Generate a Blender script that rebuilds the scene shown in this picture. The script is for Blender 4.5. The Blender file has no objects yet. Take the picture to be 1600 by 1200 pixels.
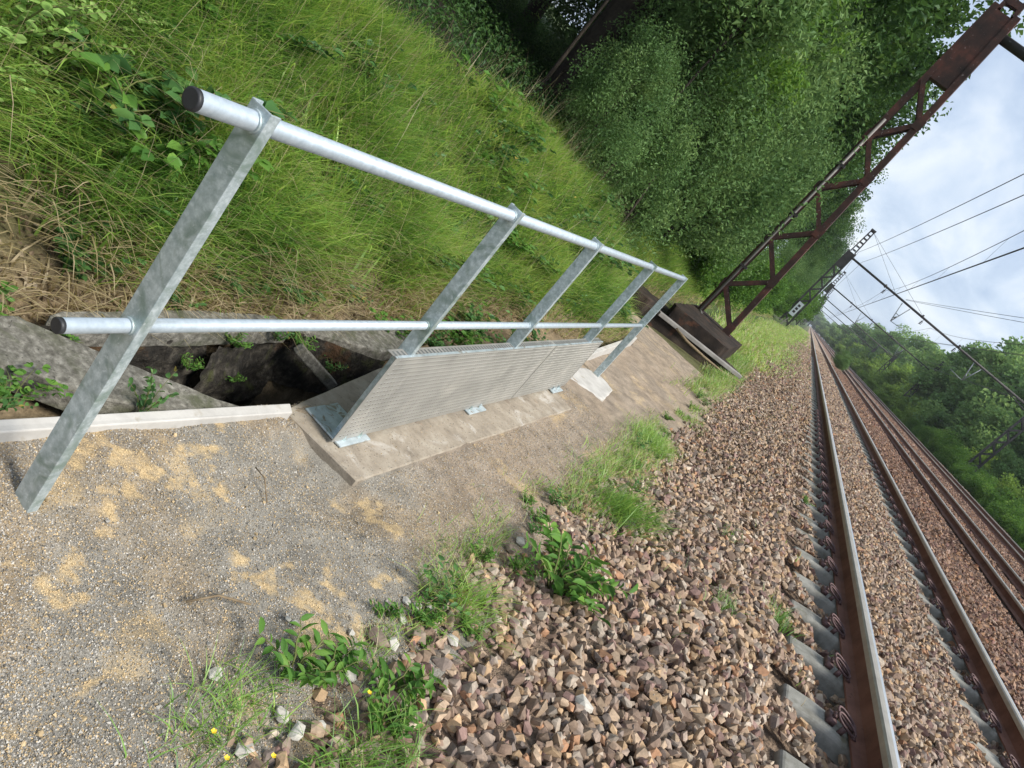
import bpy, bmesh, math, random
import numpy as np
from mathutils import Matrix, Vector
rng = np.random.default_rng(7)
random.seed(7)
S = bpy.context.scene
COL = S.collection
R_ = math.radians

# ------------------------------------------------------------------ camera
# world axes: X across the tracks (right), Y along the tracks, Z up; z = 0 is the path beside the guardrail
CAMROWS = np.array([[0.6858996024, 0.6913559554, -0.2270873804],
                    [0.3806900130, -0.0749508747, 0.9216601762],
                    [0.6201748538, -0.7186162462, -0.3146010828]])
cd = bpy.data.cameras.new('camera'); cam = bpy.data.objects.new('camera', cd); COL.objects.link(cam)
cam.matrix_world = Matrix([[CAMROWS[i, 0], -CAMROWS[i, 1], -CAMROWS[i, 2], (0, 0, 1.5)[i]] for i in range(3)] + [[0, 0, 0, 1]])
cd.sensor_width = 36; cd.lens = 36 * 1128 / 1600; cd.clip_start = 0.05; cd.clip_end = 3000
S.camera = cam

# ------------------------------------------------------------------ light
SUN_EL, SUN_AZ = 48, 96          # azimuth from +Y towards +X
S.view_settings.view_transform = 'Standard'; S.view_settings.look = 'None'
S.view_settings.exposure = 0.98; S.view_settings.gamma = 1
W = bpy.data.worlds.new('World'); S.world = W; W.use_nodes = True
nt = W.node_tree; nt.nodes.clear()
def nd(t, typ, **kw):
    n = t.nodes.new(typ)
    for k, v in kw.items(): setattr(n, k, v)
    return n
out = nd(nt, 'ShaderNodeOutputWorld'); bg = nd(nt, 'ShaderNodeBackground'); bgc = nd(nt, 'ShaderNodeBackground')
sky = nd(nt, 'ShaderNodeTexSky', sky_type='NISHITA', sun_disc=False, sun_elevation=R_(SUN_EL), sun_rotation=R_(SUN_AZ))
nt.links.new(sky.outputs[0], bg.inputs[0]); bg.inputs[1].default_value = 0.10
tc = nd(nt, 'ShaderNodeTexCoord'); sep = nd(nt, 'ShaderNodeSeparateXYZ')
nt.links.new(tc.outputs['Generated'], sep.inputs[0])
# cloud deck: direction projected on a flat layer overhead
mx = nd(nt, 'ShaderNodeMath', operation='MAXIMUM'); mx.inputs[1].default_value = 0.0
nt.links.new(sep.outputs[2], mx.inputs[0])
ad = nd(nt, 'ShaderNodeMath', operation='ADD'); ad.inputs[1].default_value = 0.22
nt.links.new(mx.outputs[0], ad.inputs[0])
dv = []
for i in (0, 1):
    d = nd(nt, 'ShaderNodeMath', operation='DIVIDE'); nt.links.new(sep.outputs[i], d.inputs[0]); nt.links.new(ad.outputs[0], d.inputs[1]); dv.append(d)
cmb = nd(nt, 'ShaderNodeCombineXYZ'); nt.links.new(dv[0].outputs[0], cmb.inputs[0]); nt.links.new(dv[1].outputs[0], cmb.inputs[1])
mp = nd(nt, 'ShaderNodeMapping'); mp.inputs['Scale'].default_value = (1.7, 0.8, 1); mp.inputs['Rotation'].default_value = (0, 0, 0.35)
nt.links.new(cmb.outputs[0], mp.inputs[0])
n1 = nd(nt, 'ShaderNodeTexNoise'); n1.inputs['Scale'].default_value = 1.6; n1.inputs['Detail'].default_value = 7; n1.inputs['Roughness'].default_value = 0.55; n1.inputs['Distortion'].default_value = 0.5
nt.links.new(mp.outputs[0], n1.inputs['Vector'])
cr = nd(nt, 'ShaderNodeValToRGB'); e = cr.color_ramp.elements
e[0].position = 0.33; e[0].color = (0.22, 0.285, 0.40, 1); e[1].position = 0.68; e[1].color = (0.545, 0.57, 0.59, 1)
m_ = cr.color_ramp.elements.new(0.5); m_.color = (0.355, 0.415, 0.50, 1)
nt.links.new(n1.outputs['Fac'], cr.inputs[0]); nt.links.new(cr.outputs[0], bgc.inputs[0]); bgc.inputs[1].default_value = 1.0
mix = nd(nt, 'ShaderNodeMixShader'); mix.inputs[0].default_value = 0.88
nt.links.new(bg.outputs[0], mix.inputs[1]); nt.links.new(bgc.outputs[0], mix.inputs[2]); nt.links.new(mix.outputs[0], out.inputs[0])
sd = bpy.data.lights.new('sun', 'SUN'); sd.energy = 3.0; sd.angle = R_(18); sd.color = (1, 0.95, 0.86)
sun = bpy.data.objects.new('sun', sd); COL.objects.link(sun)
dirv = Vector((math.sin(R_(SUN_AZ)) * math.cos(R_(SUN_EL)), math.cos(R_(SUN_AZ)) * math.cos(R_(SUN_EL)), math.sin(R_(SUN_EL))))
sun.rotation_euler = dirv.to_track_quat('Z', 'Y').to_euler(); sun.location = (20, 5, 30)

# ------------------------------------------------------------------ helpers
def hsh(ix, iy, s):
    n = (ix.astype(np.int64) * 374761393 + iy.astype(np.int64) * 668265263 + s * 974634777) & 0xFFFFFFFF
    n = ((n ^ (n >> 13)) * 1274126177) & 0xFFFFFFFF
    return ((n ^ (n >> 16)) & 0xFFFFFF) / float(0xFFFFFF)
def vnoise(x, y, s=0):
    x = np.asarray(x, float); y = np.asarray(y, float)
    ix = np.floor(x); iy = np.floor(y); fx = x - ix; fy = y - iy
    fx = fx * fx * (3 - 2 * fx); fy = fy * fy * (3 - 2 * fy)
    a = hsh(ix, iy, s); b = hsh(ix + 1, iy, s); c = hsh(ix, iy + 1, s); d = hsh(ix + 1, iy + 1, s)
    return (a * (1 - fx) + b * fx) * (1 - fy) + (c * (1 - fx) + d * fx) * fy
def fbm(x, y, o=4, s=0):
    x = np.asarray(x, float); y = np.asarray(y, float)
    r = 0; a = 0.5; t = 0
    for i in range(o):
        r = r + a * vnoise(x * 2 ** i, y * 2 ** i, s + i); t += a; a *= 0.5
    return r / t
def sstep(a, b, x):
    t = np.clip((np.asarray(x, float) - a) / (b - a), 0, 1); return t * t * (3 - 2 * t)

def tag(o, label=None, cat=None, group=None, kind=None):
    if label: o['label'] = label
    if cat: o['category'] = cat
    if group: o['group'] = group
    if kind: o['kind'] = kind
    return o
def empty(name, loc=(0, 0, 0), rz=0, sc=1):
    o = bpy.data.objects.new(name, None); COL.objects.link(o); o.location = loc; o.rotation_euler = (0, 0, rz); o.scale = (sc,) * 3
    o.empty_display_size = 0.1
    return o
def link(name, me, parent=None, loc=None):
    o = bpy.data.objects.new(name, me); COL.objects.link(o)
    if parent is not None: o.parent = parent
    if loc is not None: o.location = loc
    return o
def fastmesh(name, V, F, mats, smooth=False, pattr=None, cattr=None, fmat=None):
    """V (n,3); F list of (m,k) int arrays; pattr {name: (n,)}; cattr {name: (n,3)}"""
    me = bpy.data.meshes.new(name); V = np.asarray(V, np.float32)
    if isinstance(F, np.ndarray): F = [F]
    F = [f for f in F if len(f)]
    me.vertices.add(len(V)); me.vertices.foreach_set('co', V.ravel())
    li = np.concatenate([f.ravel() for f in F]).astype(np.int32)
    sz = np.concatenate([np.full(len(f), f.shape[1]) for f in F]).astype(np.int32)
    st = np.concatenate([[0], np.cumsum(sz)[:-1]]).astype(np.int32)
    me.loops.add(len(li)); me.loops.foreach_set('vertex_index', li)
    me.polygons.add(len(sz)); me.polygons.foreach_set('loop_start', st)
    me.update(calc_edges=True)
    me.polygons.foreach_set('use_smooth', np.full(len(sz), bool(smooth)))
    if fmat is not None: me.polygons.foreach_set('material_index', np.asarray(fmat, np.int32))
    for k, v in (pattr or {}).items():
        a = me.attributes.new(k, 'FLOAT', 'POINT'); a.data.foreach_set('value', np.asarray(v, np.float32))
    for k, v in (cattr or {}).items():
        a = me.attributes.new(k, 'FLOAT_COLOR', 'POINT'); c = np.ones((len(V), 4), np.float32); c[:, :3] = v; a.data.foreach_set('color', c.ravel())
    for m in (mats if isinstance(mats, (list, tuple)) else [mats]): me.materials.append(m)
    me.update()
    return me

class MB:
    """collects boxes, bars and tubes, builds ONE mesh"""
    def __init__(s): s.v = []; s.f = []; s.n = 0; s.mi = []
    def add(s, vs, fs, mi=0):
        s.v += [tuple(v) for v in vs]; s.f += [tuple(i + s.n for i in f) for f in fs]; s.mi += [mi] * len(fs); s.n += len(vs); return s
    def hexa(s, b, t, mi=0):
        k = len(b)
        fs = [tuple(range(k))[::-1], tuple(range(k, 2 * k))] + [(i, (i + 1) % k, k + (i + 1) % k, k + i) for i in range(k)]
        return s.add(list(b) + list(t), fs, mi)
    def box(s, x0, x1, y0, y1, z0, z1, mi=0):
        q = [(x0, y0), (x1, y0), (x1, y1), (x0, y1)]
        return s.hexa([(x, y, z0) for x, y in q], [(x, y, z1) for x, y in q], mi)
    def prism(s, poly, z0, z1, mi=0):
        return s.hexa([(x, y, z0) for x, y in poly], [(x, y, z1) for x, y in poly], mi)
    def bar(s, p, q, w, h, up=(0, 0, 1), mi=0):
        p = Vector(p); q = Vector(q); d = (q - p).normalized(); u = Vector(up)
        a = d.cross(u)
        if a.length < 1e-4: a = d.cross(Vector((1, 0, 0)))
        a.normalize(); b = a.cross(d).normalized()
        o = [(-1, -1), (1, -1), (1, 1), (-1, 1)]
        return s.hexa([p + a * (x * w / 2) + b * (y * h / 2) for x, y in o], [q + a * (x * w / 2) + b * (y * h / 2) for x, y in o], mi)
    def tube(s, pts, r, n=8, cap=True, mi=0):
        pts = [Vector(p) for p in pts]; rs = r if isinstance(r, (list, tuple)) else [r] * len(pts)
        vs = []; fs = []; ref = None
        for i, p in enumerate(pts):
            d = (pts[min(i + 1, len(pts) - 1)] - pts[max(i - 1, 0)]).normalized()
            if ref is None:
                ref = d.orthogonal().normalized()
            ref = (ref - d * ref.dot(d)).normalized(); b = d.cross(ref)
            for k in range(n):
                t = 2 * math.pi * k / n; vs.append(p + (ref * math.cos(t) + b * math.sin(t)) * rs[i])
        for i in range(len(pts) - 1):
            for k in range(n):
                fs.append((i * n + k, i * n + (k + 1) % n, (i + 1) * n + (k + 1) % n, (i + 1) * n + k))
        if cap: fs += [tuple(range(n))[::-1], tuple((len(pts) - 1) * n + k for k in range(n))]
        return s.add(vs, fs, mi)
    def build(s, name, mats, parent=None, smooth=False, bevel=0, seg=2):
        me = bpy.data.meshes.new(name); me.from_pydata(s.v, [], s.f); me.update()
        for m in (mats if isinstance(mats, (list, tuple)) else [mats]): me.materials.append(m)
        me.polygons.foreach_set('material_index', s.mi)
        if smooth:
            me.polygons.foreach_set('use_smooth', [len(f) < 5 for f in s.f])
        o = link(name, me, parent)
        if bevel:
            b = o.modifiers.new('b', 'BEVEL'); b.width = bevel; b.segments = seg; b.limit_method = 'ANGLE'; b.angle_limit = R_(35)
        return o

def copy_tree(o, parent=None, loc=None, rz=None, sc=None, label=None, depth=True):
    c = o.copy(); COL.objects.link(c); c.parent = parent
    if loc is not None: c.location = loc
    if rz is not None: c.rotation_euler = (0, 0, rz)
    if sc is not None: c.scale = sc if isinstance(sc, (tuple, list)) else (sc,) * 3
    if label: c['label'] = label
    if depth:
        for ch in o.children: copy_tree(ch, c)
    return c

# ------------------------------------------------------------------ materials
def newmat(name):
    m = bpy.data.materials.new(name); m.use_nodes = True; t = m.node_tree
    return m, t, t.nodes['Principled BSDF']
def ramp(t, src, stops):
    r = nd(t, 'ShaderNodeValToRGB'); els = r.color_ramp.elements
    while len(els) < len(stops): els.new(0.5)
    for el, (p, c) in zip(els, stops): el.position = p; el.color = (*c, 1)
    t.links.new(src, r.inputs[0]); return r.outputs[0]
def noise(t, scale, detail=5, rough=0.6, dist=0.0, vec=None, w=0):
    n = nd(t, 'ShaderNodeTexNoise'); n.inputs['Scale'].default_value = scale; n.inputs['Detail'].default_value = detail
    n.inputs['Roughness'].default_value = rough; n.inputs['Distortion'].default_value = dist
    if vec is None:
        g = nd(t, 'ShaderNodeNewGeometry'); vec = g.outputs['Position']
    t.links.new(vec, n.inputs['Vector']); return n.outputs['Fac']
def mixc(t, fac, a, b, mode='MIX'):
    m = nd(t, 'ShaderNodeMix', data_type='RGBA', blend_type=mode)
    for s, v in ((m.inputs[0], fac), (m.inputs[6], a), (m.inputs[7], b)):
        if isinstance(v, (int, float)): s.default_value = v
        elif isinstance(v, tuple): s.default_value = (*v, 1)
        else: t.links.new(v, s)
    return m.outputs[2]
def bump(t, bs, h, strength=0.5, dist=0.01, prev=None):
    b = nd(t, 'ShaderNodeBump'); b.inputs['Strength'].default_value = strength; b.inputs['Distance'].default_value = dist
    t.links.new(h, b.inputs['Height'])
    if prev is not None: t.links.new(prev, b.inputs['Normal'])
    t.links.new(b.outputs[0], bs.inputs['Normal']); return b.outputs[0]
def surf(name, stops, scale=6, detail=6, rough=0.8, metal=0, bumps=((60, 0.4, 0.004),), extra=None, spec=0.4, vec=False):
    m, t, bs = newmat(name)
    v = None
    if vec:
        v = nd(t, 'ShaderNodeTexCoord').outputs['Object']
    c = ramp(t, noise(t, scale, detail, 0.65, vec=v), stops)
    if extra:
        for (sc, lo, hi, colr, dst) in extra:
            f = ramp(t, noise(t, sc, 5, 0.6, dst, vec=v), [(lo, (0, 0, 0)), (hi, (1, 1, 1))])
            c = mixc(t, f, c, colr)
    t.links.new(c, bs.inputs['Base Color']); bs.inputs['Roughness'].default_value = rough; bs.inputs['Metallic'].default_value = metal
    bs.inputs['Specular IOR Level'].default_value = spec
    p = None
    for (sc, st, dd) in bumps: p = bump(t, bs, noise(t, sc, 5, 0.7, vec=v), st, dd, p)
    return m
M = {}
M['galv'] = surf('galvanised_steel', [(0.3, (0.29, 0.36, 0.37)), (0.5, (0.46, 0.53, 0.55)), (0.70, (0.66, 0.73, 0.76))], 48, 7, 0.42, 0.45,
                 ((180, 0.15, 0.001),), extra=[(7, 0.50, 0.66, (0.25, 0.32, 0.29), 1.6), (70, 0.62, 0.72, (0.66, 0.72, 0.75), 0.5)])
M['galv_pipe'] = surf('galvanised_pipe', [(0.3, (0.40, 0.47, 0.52)), (0.7, (0.57, 0.64, 0.70))], 44, 7, 0.38, 0.35, ((220, 0.12, 0.001),))
M['zinc_plate'] = surf('dusty_zinc_plate', [(0.35, (0.40, 0.47, 0.50)), (0.65, (0.62, 0.70, 0.74))], 18, 6, 0.4, 0.45, ((120, 0.2, 0.001),), extra=[(22, 0.55, 0.63, (0.30, 0.27, 0.22), 1.0)])
M['panel'] = surf('perforated_panel_steel', [(0.3, (0.29, 0.285, 0.265)), (0.7, (0.42, 0.41, 0.385))], 7, 6, 0.5, 0.4, ((90, 0.12, 0.001),), extra=[(3, 0.52, 0.72, (0.50, 0.48, 0.44), 0.6)])
M['panel_rim'] = surf('perforation_rim', [(0.3, (0.38, 0.37, 0.34)), (0.7, (0.50, 0.48, 0.44))], 7, 2, 0.4, 0.5, ())
M['black_plastic'] = surf('black_plastic', [(0.3, (0.02, 0.021, 0.024)), (0.7, (0.035, 0.036, 0.04))], 40, 3, 0.5, 0, ((200, 0.1, 0.0005),))
M['hole'] = surf('dark_hole', [(0.3, (0.02, 0.02, 0.018)), (0.7, (0.05, 0.048, 0.04))], 40, 2, 0.9, 0, ())
M['kerb'] = surf('pale_kerb_concrete', [(0.3, (0.38, 0.365, 0.345)), (0.7, (0.52, 0.505, 0.48))], 9, 7, 0.85, 0, ((80, 0.3, 0.003),), extra=[(14, 0.6, 0.72, (0.34, 0.31, 0.26), 0.5)])
M['slab'] = surf('worn_concrete_slab', [(0.3, (0.19, 0.16, 0.125)), (0.5, (0.28, 0.24, 0.19)), (0.72, (0.37, 0.33, 0.27))], 9, 9, 0.9, 0, ((70, 0.5, 0.004), (14, 0.3, 0.01)), extra=[(2.6, 0.57, 0.68, (0.44, 0.41, 0.37), 1.5), (60, 0.60, 0.70, (0.13, 0.105, 0.08), 0)])
M['old_concrete'] = surf('weathered_concrete', [(0.3, (0.07, 0.064, 0.053)), (0.5, (0.16, 0.152, 0.13)), (0.68, (0.30, 0.285, 0.25))], 42, 9, 0.95, 0, ((45, 0.9, 0.008), (120, 0.5, 0.003)), extra=[(5, 0.52, 0.66, (0.085, 0.09, 0.055), 0.8), (90, 0.62, 0.68, (0.05, 0.046, 0.04), 0)])
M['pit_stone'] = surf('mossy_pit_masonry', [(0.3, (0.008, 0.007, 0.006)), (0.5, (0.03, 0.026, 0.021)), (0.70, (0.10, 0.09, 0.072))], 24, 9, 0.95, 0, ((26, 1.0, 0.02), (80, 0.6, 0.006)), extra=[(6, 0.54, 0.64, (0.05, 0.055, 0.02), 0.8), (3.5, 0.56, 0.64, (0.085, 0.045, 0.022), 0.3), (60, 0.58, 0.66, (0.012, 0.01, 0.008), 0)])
M['foundation'] = surf('sooty_foundation', [(0.3, (0.012, 0.010, 0.009)), (0.5, (0.028, 0.021, 0.017)), (0.72, (0.065, 0.048, 0.036))], 3.5, 7, 0.9, 0, ((30, 0.5, 0.01),), extra=[(2.2, 0.57, 0.67, (0.085, 0.04, 0.025), 0.8)], spec=0.2)
M['rust'] = surf('rusted_mast_paint', [(0.28, (0.024, 0.017, 0.015)), (0.5, (0.062, 0.031, 0.025)), (0.68, (0.14, 0.050, 0.036))], 3.2, 8, 0.75, 0, ((50, 0.6, 0.004),), extra=[(24, 0.66, 0.70, (0.30, 0.25, 0.24), 0.3)])
M['far_steel'] = surf('dark_mast_steel', [(0.3, (0.03, 0.028, 0.028)), (0.7, (0.075, 0.068, 0.066))], 2, 5, 0.7, 0, ())
M['conduit'] = surf('grey_conduit', [(0.3, (0.16, 0.15, 0.14)), (0.7, (0.28, 0.265, 0.25))], 4, 5, 0.6, 0, ())
M['zinc_arm'] = surf('light_steel_arm', [(0.3, (0.22, 0.24, 0.25)), (0.7, (0.36, 0.38, 0.39))], 4, 3, 0.5, 0.3, ())
M['wire'] = surf('copper_wire', [(0.3, (0.03, 0.032, 0.036)), (0.7, (0.05, 0.053, 0.058))], 1, 2, 0.6, 0, ())
M['white_sign'] = surf('enamel_sign', [(0.3, (0.62, 0.66, 0.70)), (0.7, (0.75, 0.78, 0.8))], 4, 3, 0.4, 0, ())
M['sleeper'] = surf('sleeper_concrete', [(0.3, (0.15, 0.145, 0.125)), (0.5, (0.25, 0.245, 0.22)), (0.7, (0.35, 0.34, 0.31))], 10, 8, 0.9, 0, ((60, 0.5, 0.004),), extra=[(6, 0.56, 0.7, (0.12, 0.11, 0.075), 0.5)], vec=False)
M['clip'] = surf('rusted_clip', [(0.3, (0.06, 0.035, 0.035)), (0.7, (0.17, 0.10, 0.10))], 30, 4, 0.6, 0.2, ())
M['rail_web'] = surf('rusty_rail_side', [(0.3, (0.10, 0.040, 0.028)), (0.5, (0.165, 0.072, 0.050)), (0.7, (0.22, 0.105, 0.075))], 5, 8, 0.75, 0, ((80, 0.25, 0.002),), extra=[(40, 0.62, 0.72, (0.06, 0.028, 0.02), 0)])
M['rail_head'] = surf('worn_rail_head', [(0.3, (0.30, 0.275, 0.235)), (0.7, (0.42, 0.39, 0.335))], 8, 5, 0.42, 0.4, ())
M['rail_top'] = surf('polished_rail_top', [(0.3, (0.55, 0.57, 0.6)), (0.7, (0.68, 0.7, 0.73))], 3, 4, 0.34, 0.75, ())
M['bark'] = surf('tree_bark', [(0.3, (0.02, 0.016, 0.012)), (0.7, (0.075, 0.06, 0.045))], 9, 7, 0.95, 0, ((20, 0.8, 0.02),))
M['twig'] = surf('plant_stem', [(0.3, (0.09, 0.11, 0.03)), (0.7, (0.16, 0.17, 0.06))], 20, 3, 0.8, 0, ())
M['deadwood'] = surf('dry_stick', [(0.3, (0.12, 0.085, 0.05)), (0.7, (0.25, 0.19, 0.12))], 20, 3, 0.9, 0, ())
M['white_stone'] = surf('pale_loose_stone', [(0.3, (0.34, 0.32, 0.28)), (0.7, (0.60, 0.57, 0.52))], 22, 6, 0.9, 0, ((60, 0.5, 0.004),))
M['brown_stone'] = surf('brown_loose_stone', [(0.3, (0.15, 0.11, 0.085)), (0.7, (0.30, 0.24, 0.19))], 22, 6, 0.9, 0, ((60, 0.5, 0.004),))
M['slot'] = surf('slot_shade', [(0.3, (0.10, 0.11, 0.11)), (0.7, (0.16, 0.17, 0.17))], 40, 2, 0.9, 0, ())

def attrcol(name, rough=0.9, finescale=0, amp=0.4, bumps=(), spec=0.3, dark=(0.02, 0.016, 0.012)):
    m, t, bs = newmat(name)
    a = nd(t, 'ShaderNodeAttribute', attribute_name='col'); c = a.outputs['Color']
    if finescale:
        f = ramp(t, noise(t, finescale, 4, 0.75), [(0.3, (1 - amp,) * 3), (0.5, (0.5 + 0.5, ) * 3), (0.72, (1 + amp,) * 3)])
        c = mixc(t, 1.0, c, f, 'MULTIPLY')
    t.links.new(c, bs.inputs['Base Color']); bs.inputs['Roughness'].default_value = rough; bs.inputs['Specular IOR Level'].default_value = spec
    p = None
    for (sc, st, dd) in bumps: p = bump(t, bs, noise(t, sc, 4, 0.75), st, dd, p)
    return m
M['ground'] = attrcol('soil_ground', 0.95, 30, 0.45, ((8, 0.5, 0.05), (60, 0.6, 0.01)))
M['path'] = attrcol('gravel_and_sand', 0.95, 260, 0.62, ((260, 1.0, 0.004), (80, 0.6, 0.006)))
M['stone'] = attrcol('ballast_stone', 0.9, 55, 0.3, ((120, 0.4, 0.002),))
M['grain'] = attrcol('gravel_grain', 0.9, 0)
def leafmat(name, stops, trans=0.35, rough=0.55, attr='rnd', gloss=0.014):
    m, t, bs = newmat(name); t.nodes.remove(bs)
    a = nd(t, 'ShaderNodeAttribute', attribute_name=attr)
    c = ramp(t, a.outputs['Fac'], stops)
    d = nd(t, 'ShaderNodeBsdfDiffuse'); tr = nd(t, 'ShaderNodeBsdfTranslucent'); g = nd(t, 'ShaderNodeBsdfGlossy'); g.inputs['Roughness'].default_value = rough
    hs = nd(t, 'ShaderNodeHueSaturation'); hs.inputs['Value'].default_value = 1.25; hs.inputs['Hue'].default_value = 0.485; t.links.new(c, hs.inputs['Color'])
    t.links.new(c, d.inputs[0]); t.links.new(hs.outputs[0], tr.inputs[0]); g.inputs[0].default_value = (0.8, 0.85, 0.9, 1)
    m1 = nd(t, 'ShaderNodeMixShader'); m1.inputs[0].default_value = trans; t.links.new(d.outputs[0], m1.inputs[1]); t.links.new(tr.outputs[0], m1.inputs[2])
    m2 = nd(t, 'ShaderNodeMixShader'); m2.inputs[0].default_value = gloss
    t.links.new(m1.outputs[0], m2.inputs[1]); t.links.new(g.outputs[0], m2.inputs[2])
    t.links.new(m2.outputs[0], t.nodes['Material Output'].inputs[0]); return m
M['leaf_oak'] = leafmat('oak_leaf', [(0, (0.025, 0.065, 0.018)), (0.55, (0.06, 0.135, 0.032)), (0.9, (0.115, 0.20, 0.045)), (1, (0.20, 0.27, 0.05))])
M['leaf_bush'] = leafmat('bush_leaf', [(0, (0.06, 0.13, 0.04)), (0.5, (0.13, 0.235, 0.075)), (0.92, (0.21, 0.325, 0.11)), (1, (0.32, 0.39, 0.10))])
M['leaf_bright'] = leafmat('bright_leaf', [(0, (0.05, 0.125, 0.022)), (0.5, (0.09, 0.20, 0.032)), (1, (0.16, 0.29, 0.05))], 0.4)
M['leaf_far'] = leafmat('far_tree_leaf', [(0, (0.085, 0.175, 0.058)), (0.5, (0.17, 0.295, 0.09)), (1, (0.28, 0.41, 0.125))])
M['leaf_far_yellow'] = leafmat('yellow_green_tree_leaf', [(0, (0.12, 0.22, 0.04)), (0.5, (0.20, 0.32, 0.06)), (1, (0.30, 0.42, 0.085))])
M['leaf_bramble'] = leafmat('bramble_leaf', [(0, (0.04, 0.105, 0.035)), (0.6, (0.085, 0.19, 0.055)), (0.97, (0.14, 0.27, 0.07)), (1, (0.32, 0.26, 0.06))], 0.3, 0.45)
M['leaf_pale'] = leafmat('pale_plant_leaf', [(0, (0.12, 0.23, 0.05)), (0.5, (0.22, 0.37, 0.09)), (1, (0.36, 0.52, 0.16))], 0.4)
M['leaf_weed'] = leafmat('weed_leaf', [(0, (0.06, 0.15, 0.03)), (0.5, (0.10, 0.23, 0.04)), (1, (0.18, 0.33, 0.06))], 0.4)
M['grass'] = leafmat('grass_blade', [(0, (0.09, 0.205, 0.035)), (0.3, (0.20, 0.38, 0.06)), (0.62, (0.42, 0.58, 0.115)), (0.72, (0.40, 0.34, 0.15)), (0.85, (0.46, 0.38, 0.22)), (1, (0.62, 0.51, 0.33))], 0.45, gloss=0.05)
M['petal'] = surf('yellow_petal', [(0.3, (0.75, 0.5, 0.02)), (0.7, (0.85, 0.6, 0.03))], 5, 2, 0.6, 0, ())
M['litter'] = leafmat('dead_leaf', [(0, (0.10, 0.07, 0.045)), (0.5, (0.20, 0.15, 0.10)), (1, (0.34, 0.28, 0.20))], 0.15)

# ------------------------------------------------------------------ the ground
PIT = [(-1.60, 1.47), (-1.46, 1.62), (-1.20, 1.97), (-1.185, 2.24), (-1.34, 3.08), (-1.44, 3.12), (-1.60, 2.70), (-1.60, 1.60)]
def inpoly(x, y, poly):
    r = np.zeros(np.shape(x), bool); n = len(poly)
    for i in range(n):
        (x0, y0), (x1, y1) = poly[i], poly[i - 1]
        c = ((y0 > y) != (y1 > y)) & (x < (x1 - x0) * (y - y0) / (y1 - y0 + 1e-12) + x0); r ^= c
    return r
BED = 0.205
def foot_x(y):
    return -1.72 + 0.36 * sstep(5, 7, y) - 1.05 * sstep(8.4, 10.4, y)
def base_z(x, y):
    """smooth terrain without small bumps; z = 0 is the path"""
    x = np.asarray(x, float); y = np.asarray(y, float)
    foot = foot_x(y)      # foot of the bank
    toe = -0.26 - 0.12 * sstep(6, 30, y)
    z = np.zeros(np.broadcast(x, y).shape)
    # bank on the left
    t = foot - x
    crest = 1.62
    bank = 0.62 * np.clip(t, 0, crest) + 0.22 * np.clip(t - crest, 0, 30) + 0.0 * t
    z = z + np.where(t > 0, bank, 0)
    # ballast bed
    z = z + BED * sstep(toe, 0.95, x)
    # right side drops beyond the far track
    z = z - 3.5 * sstep(12.6, 19, x)
    z = z - 0.06 * sstep(-1.15, -1.35, x) * (1 - sstep(0, 0.25, t)) * (y < 5.2)
    return z
def ground_z(x, y):
    x = np.asarray(x, float); y = np.asarray(y, float)
    z = base_z(x, y)
    w = sstep(-1.5, -2.2, x) + sstep(13, 15, x)
    z = z + w * 0.22 * (fbm(x * 0.8, y * 0.8, 4, 5) - 0.5) + 0.03 * (fbm(x * 3, y * 3, 3, 9) - 0.5) * (1 + w)
    # path: slight hollows, lower beside the slab's left end
    z = z - 0.10 * sstep(9.3, 10.8, y) * (1 - sstep(13.5, 15.5, y)) * (1 - sstep(-0.6, -0.3, x)) * sstep(-2.6, -2.3, x)
    p = (1 - sstep(-0.35, -0.2, x)) * sstep(-1.4, -1.2, x)
    z = z + 0.045 * p * sstep(-0.75, -1.2, x) * (1 - 0.55 * sstep(1.3, 1.9, y)) * (1 - sstep(2.14, 2.24, y)) + 0.015 * p * (1 - sstep(2.12, 2.25, y))
    z = z - 0.085 * p * np.exp(-((y - 2.14) / 0.15) ** 2) * sstep(-0.5, -0.75, x) * sstep(-1.09, -0.97, x)
    return z

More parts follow.
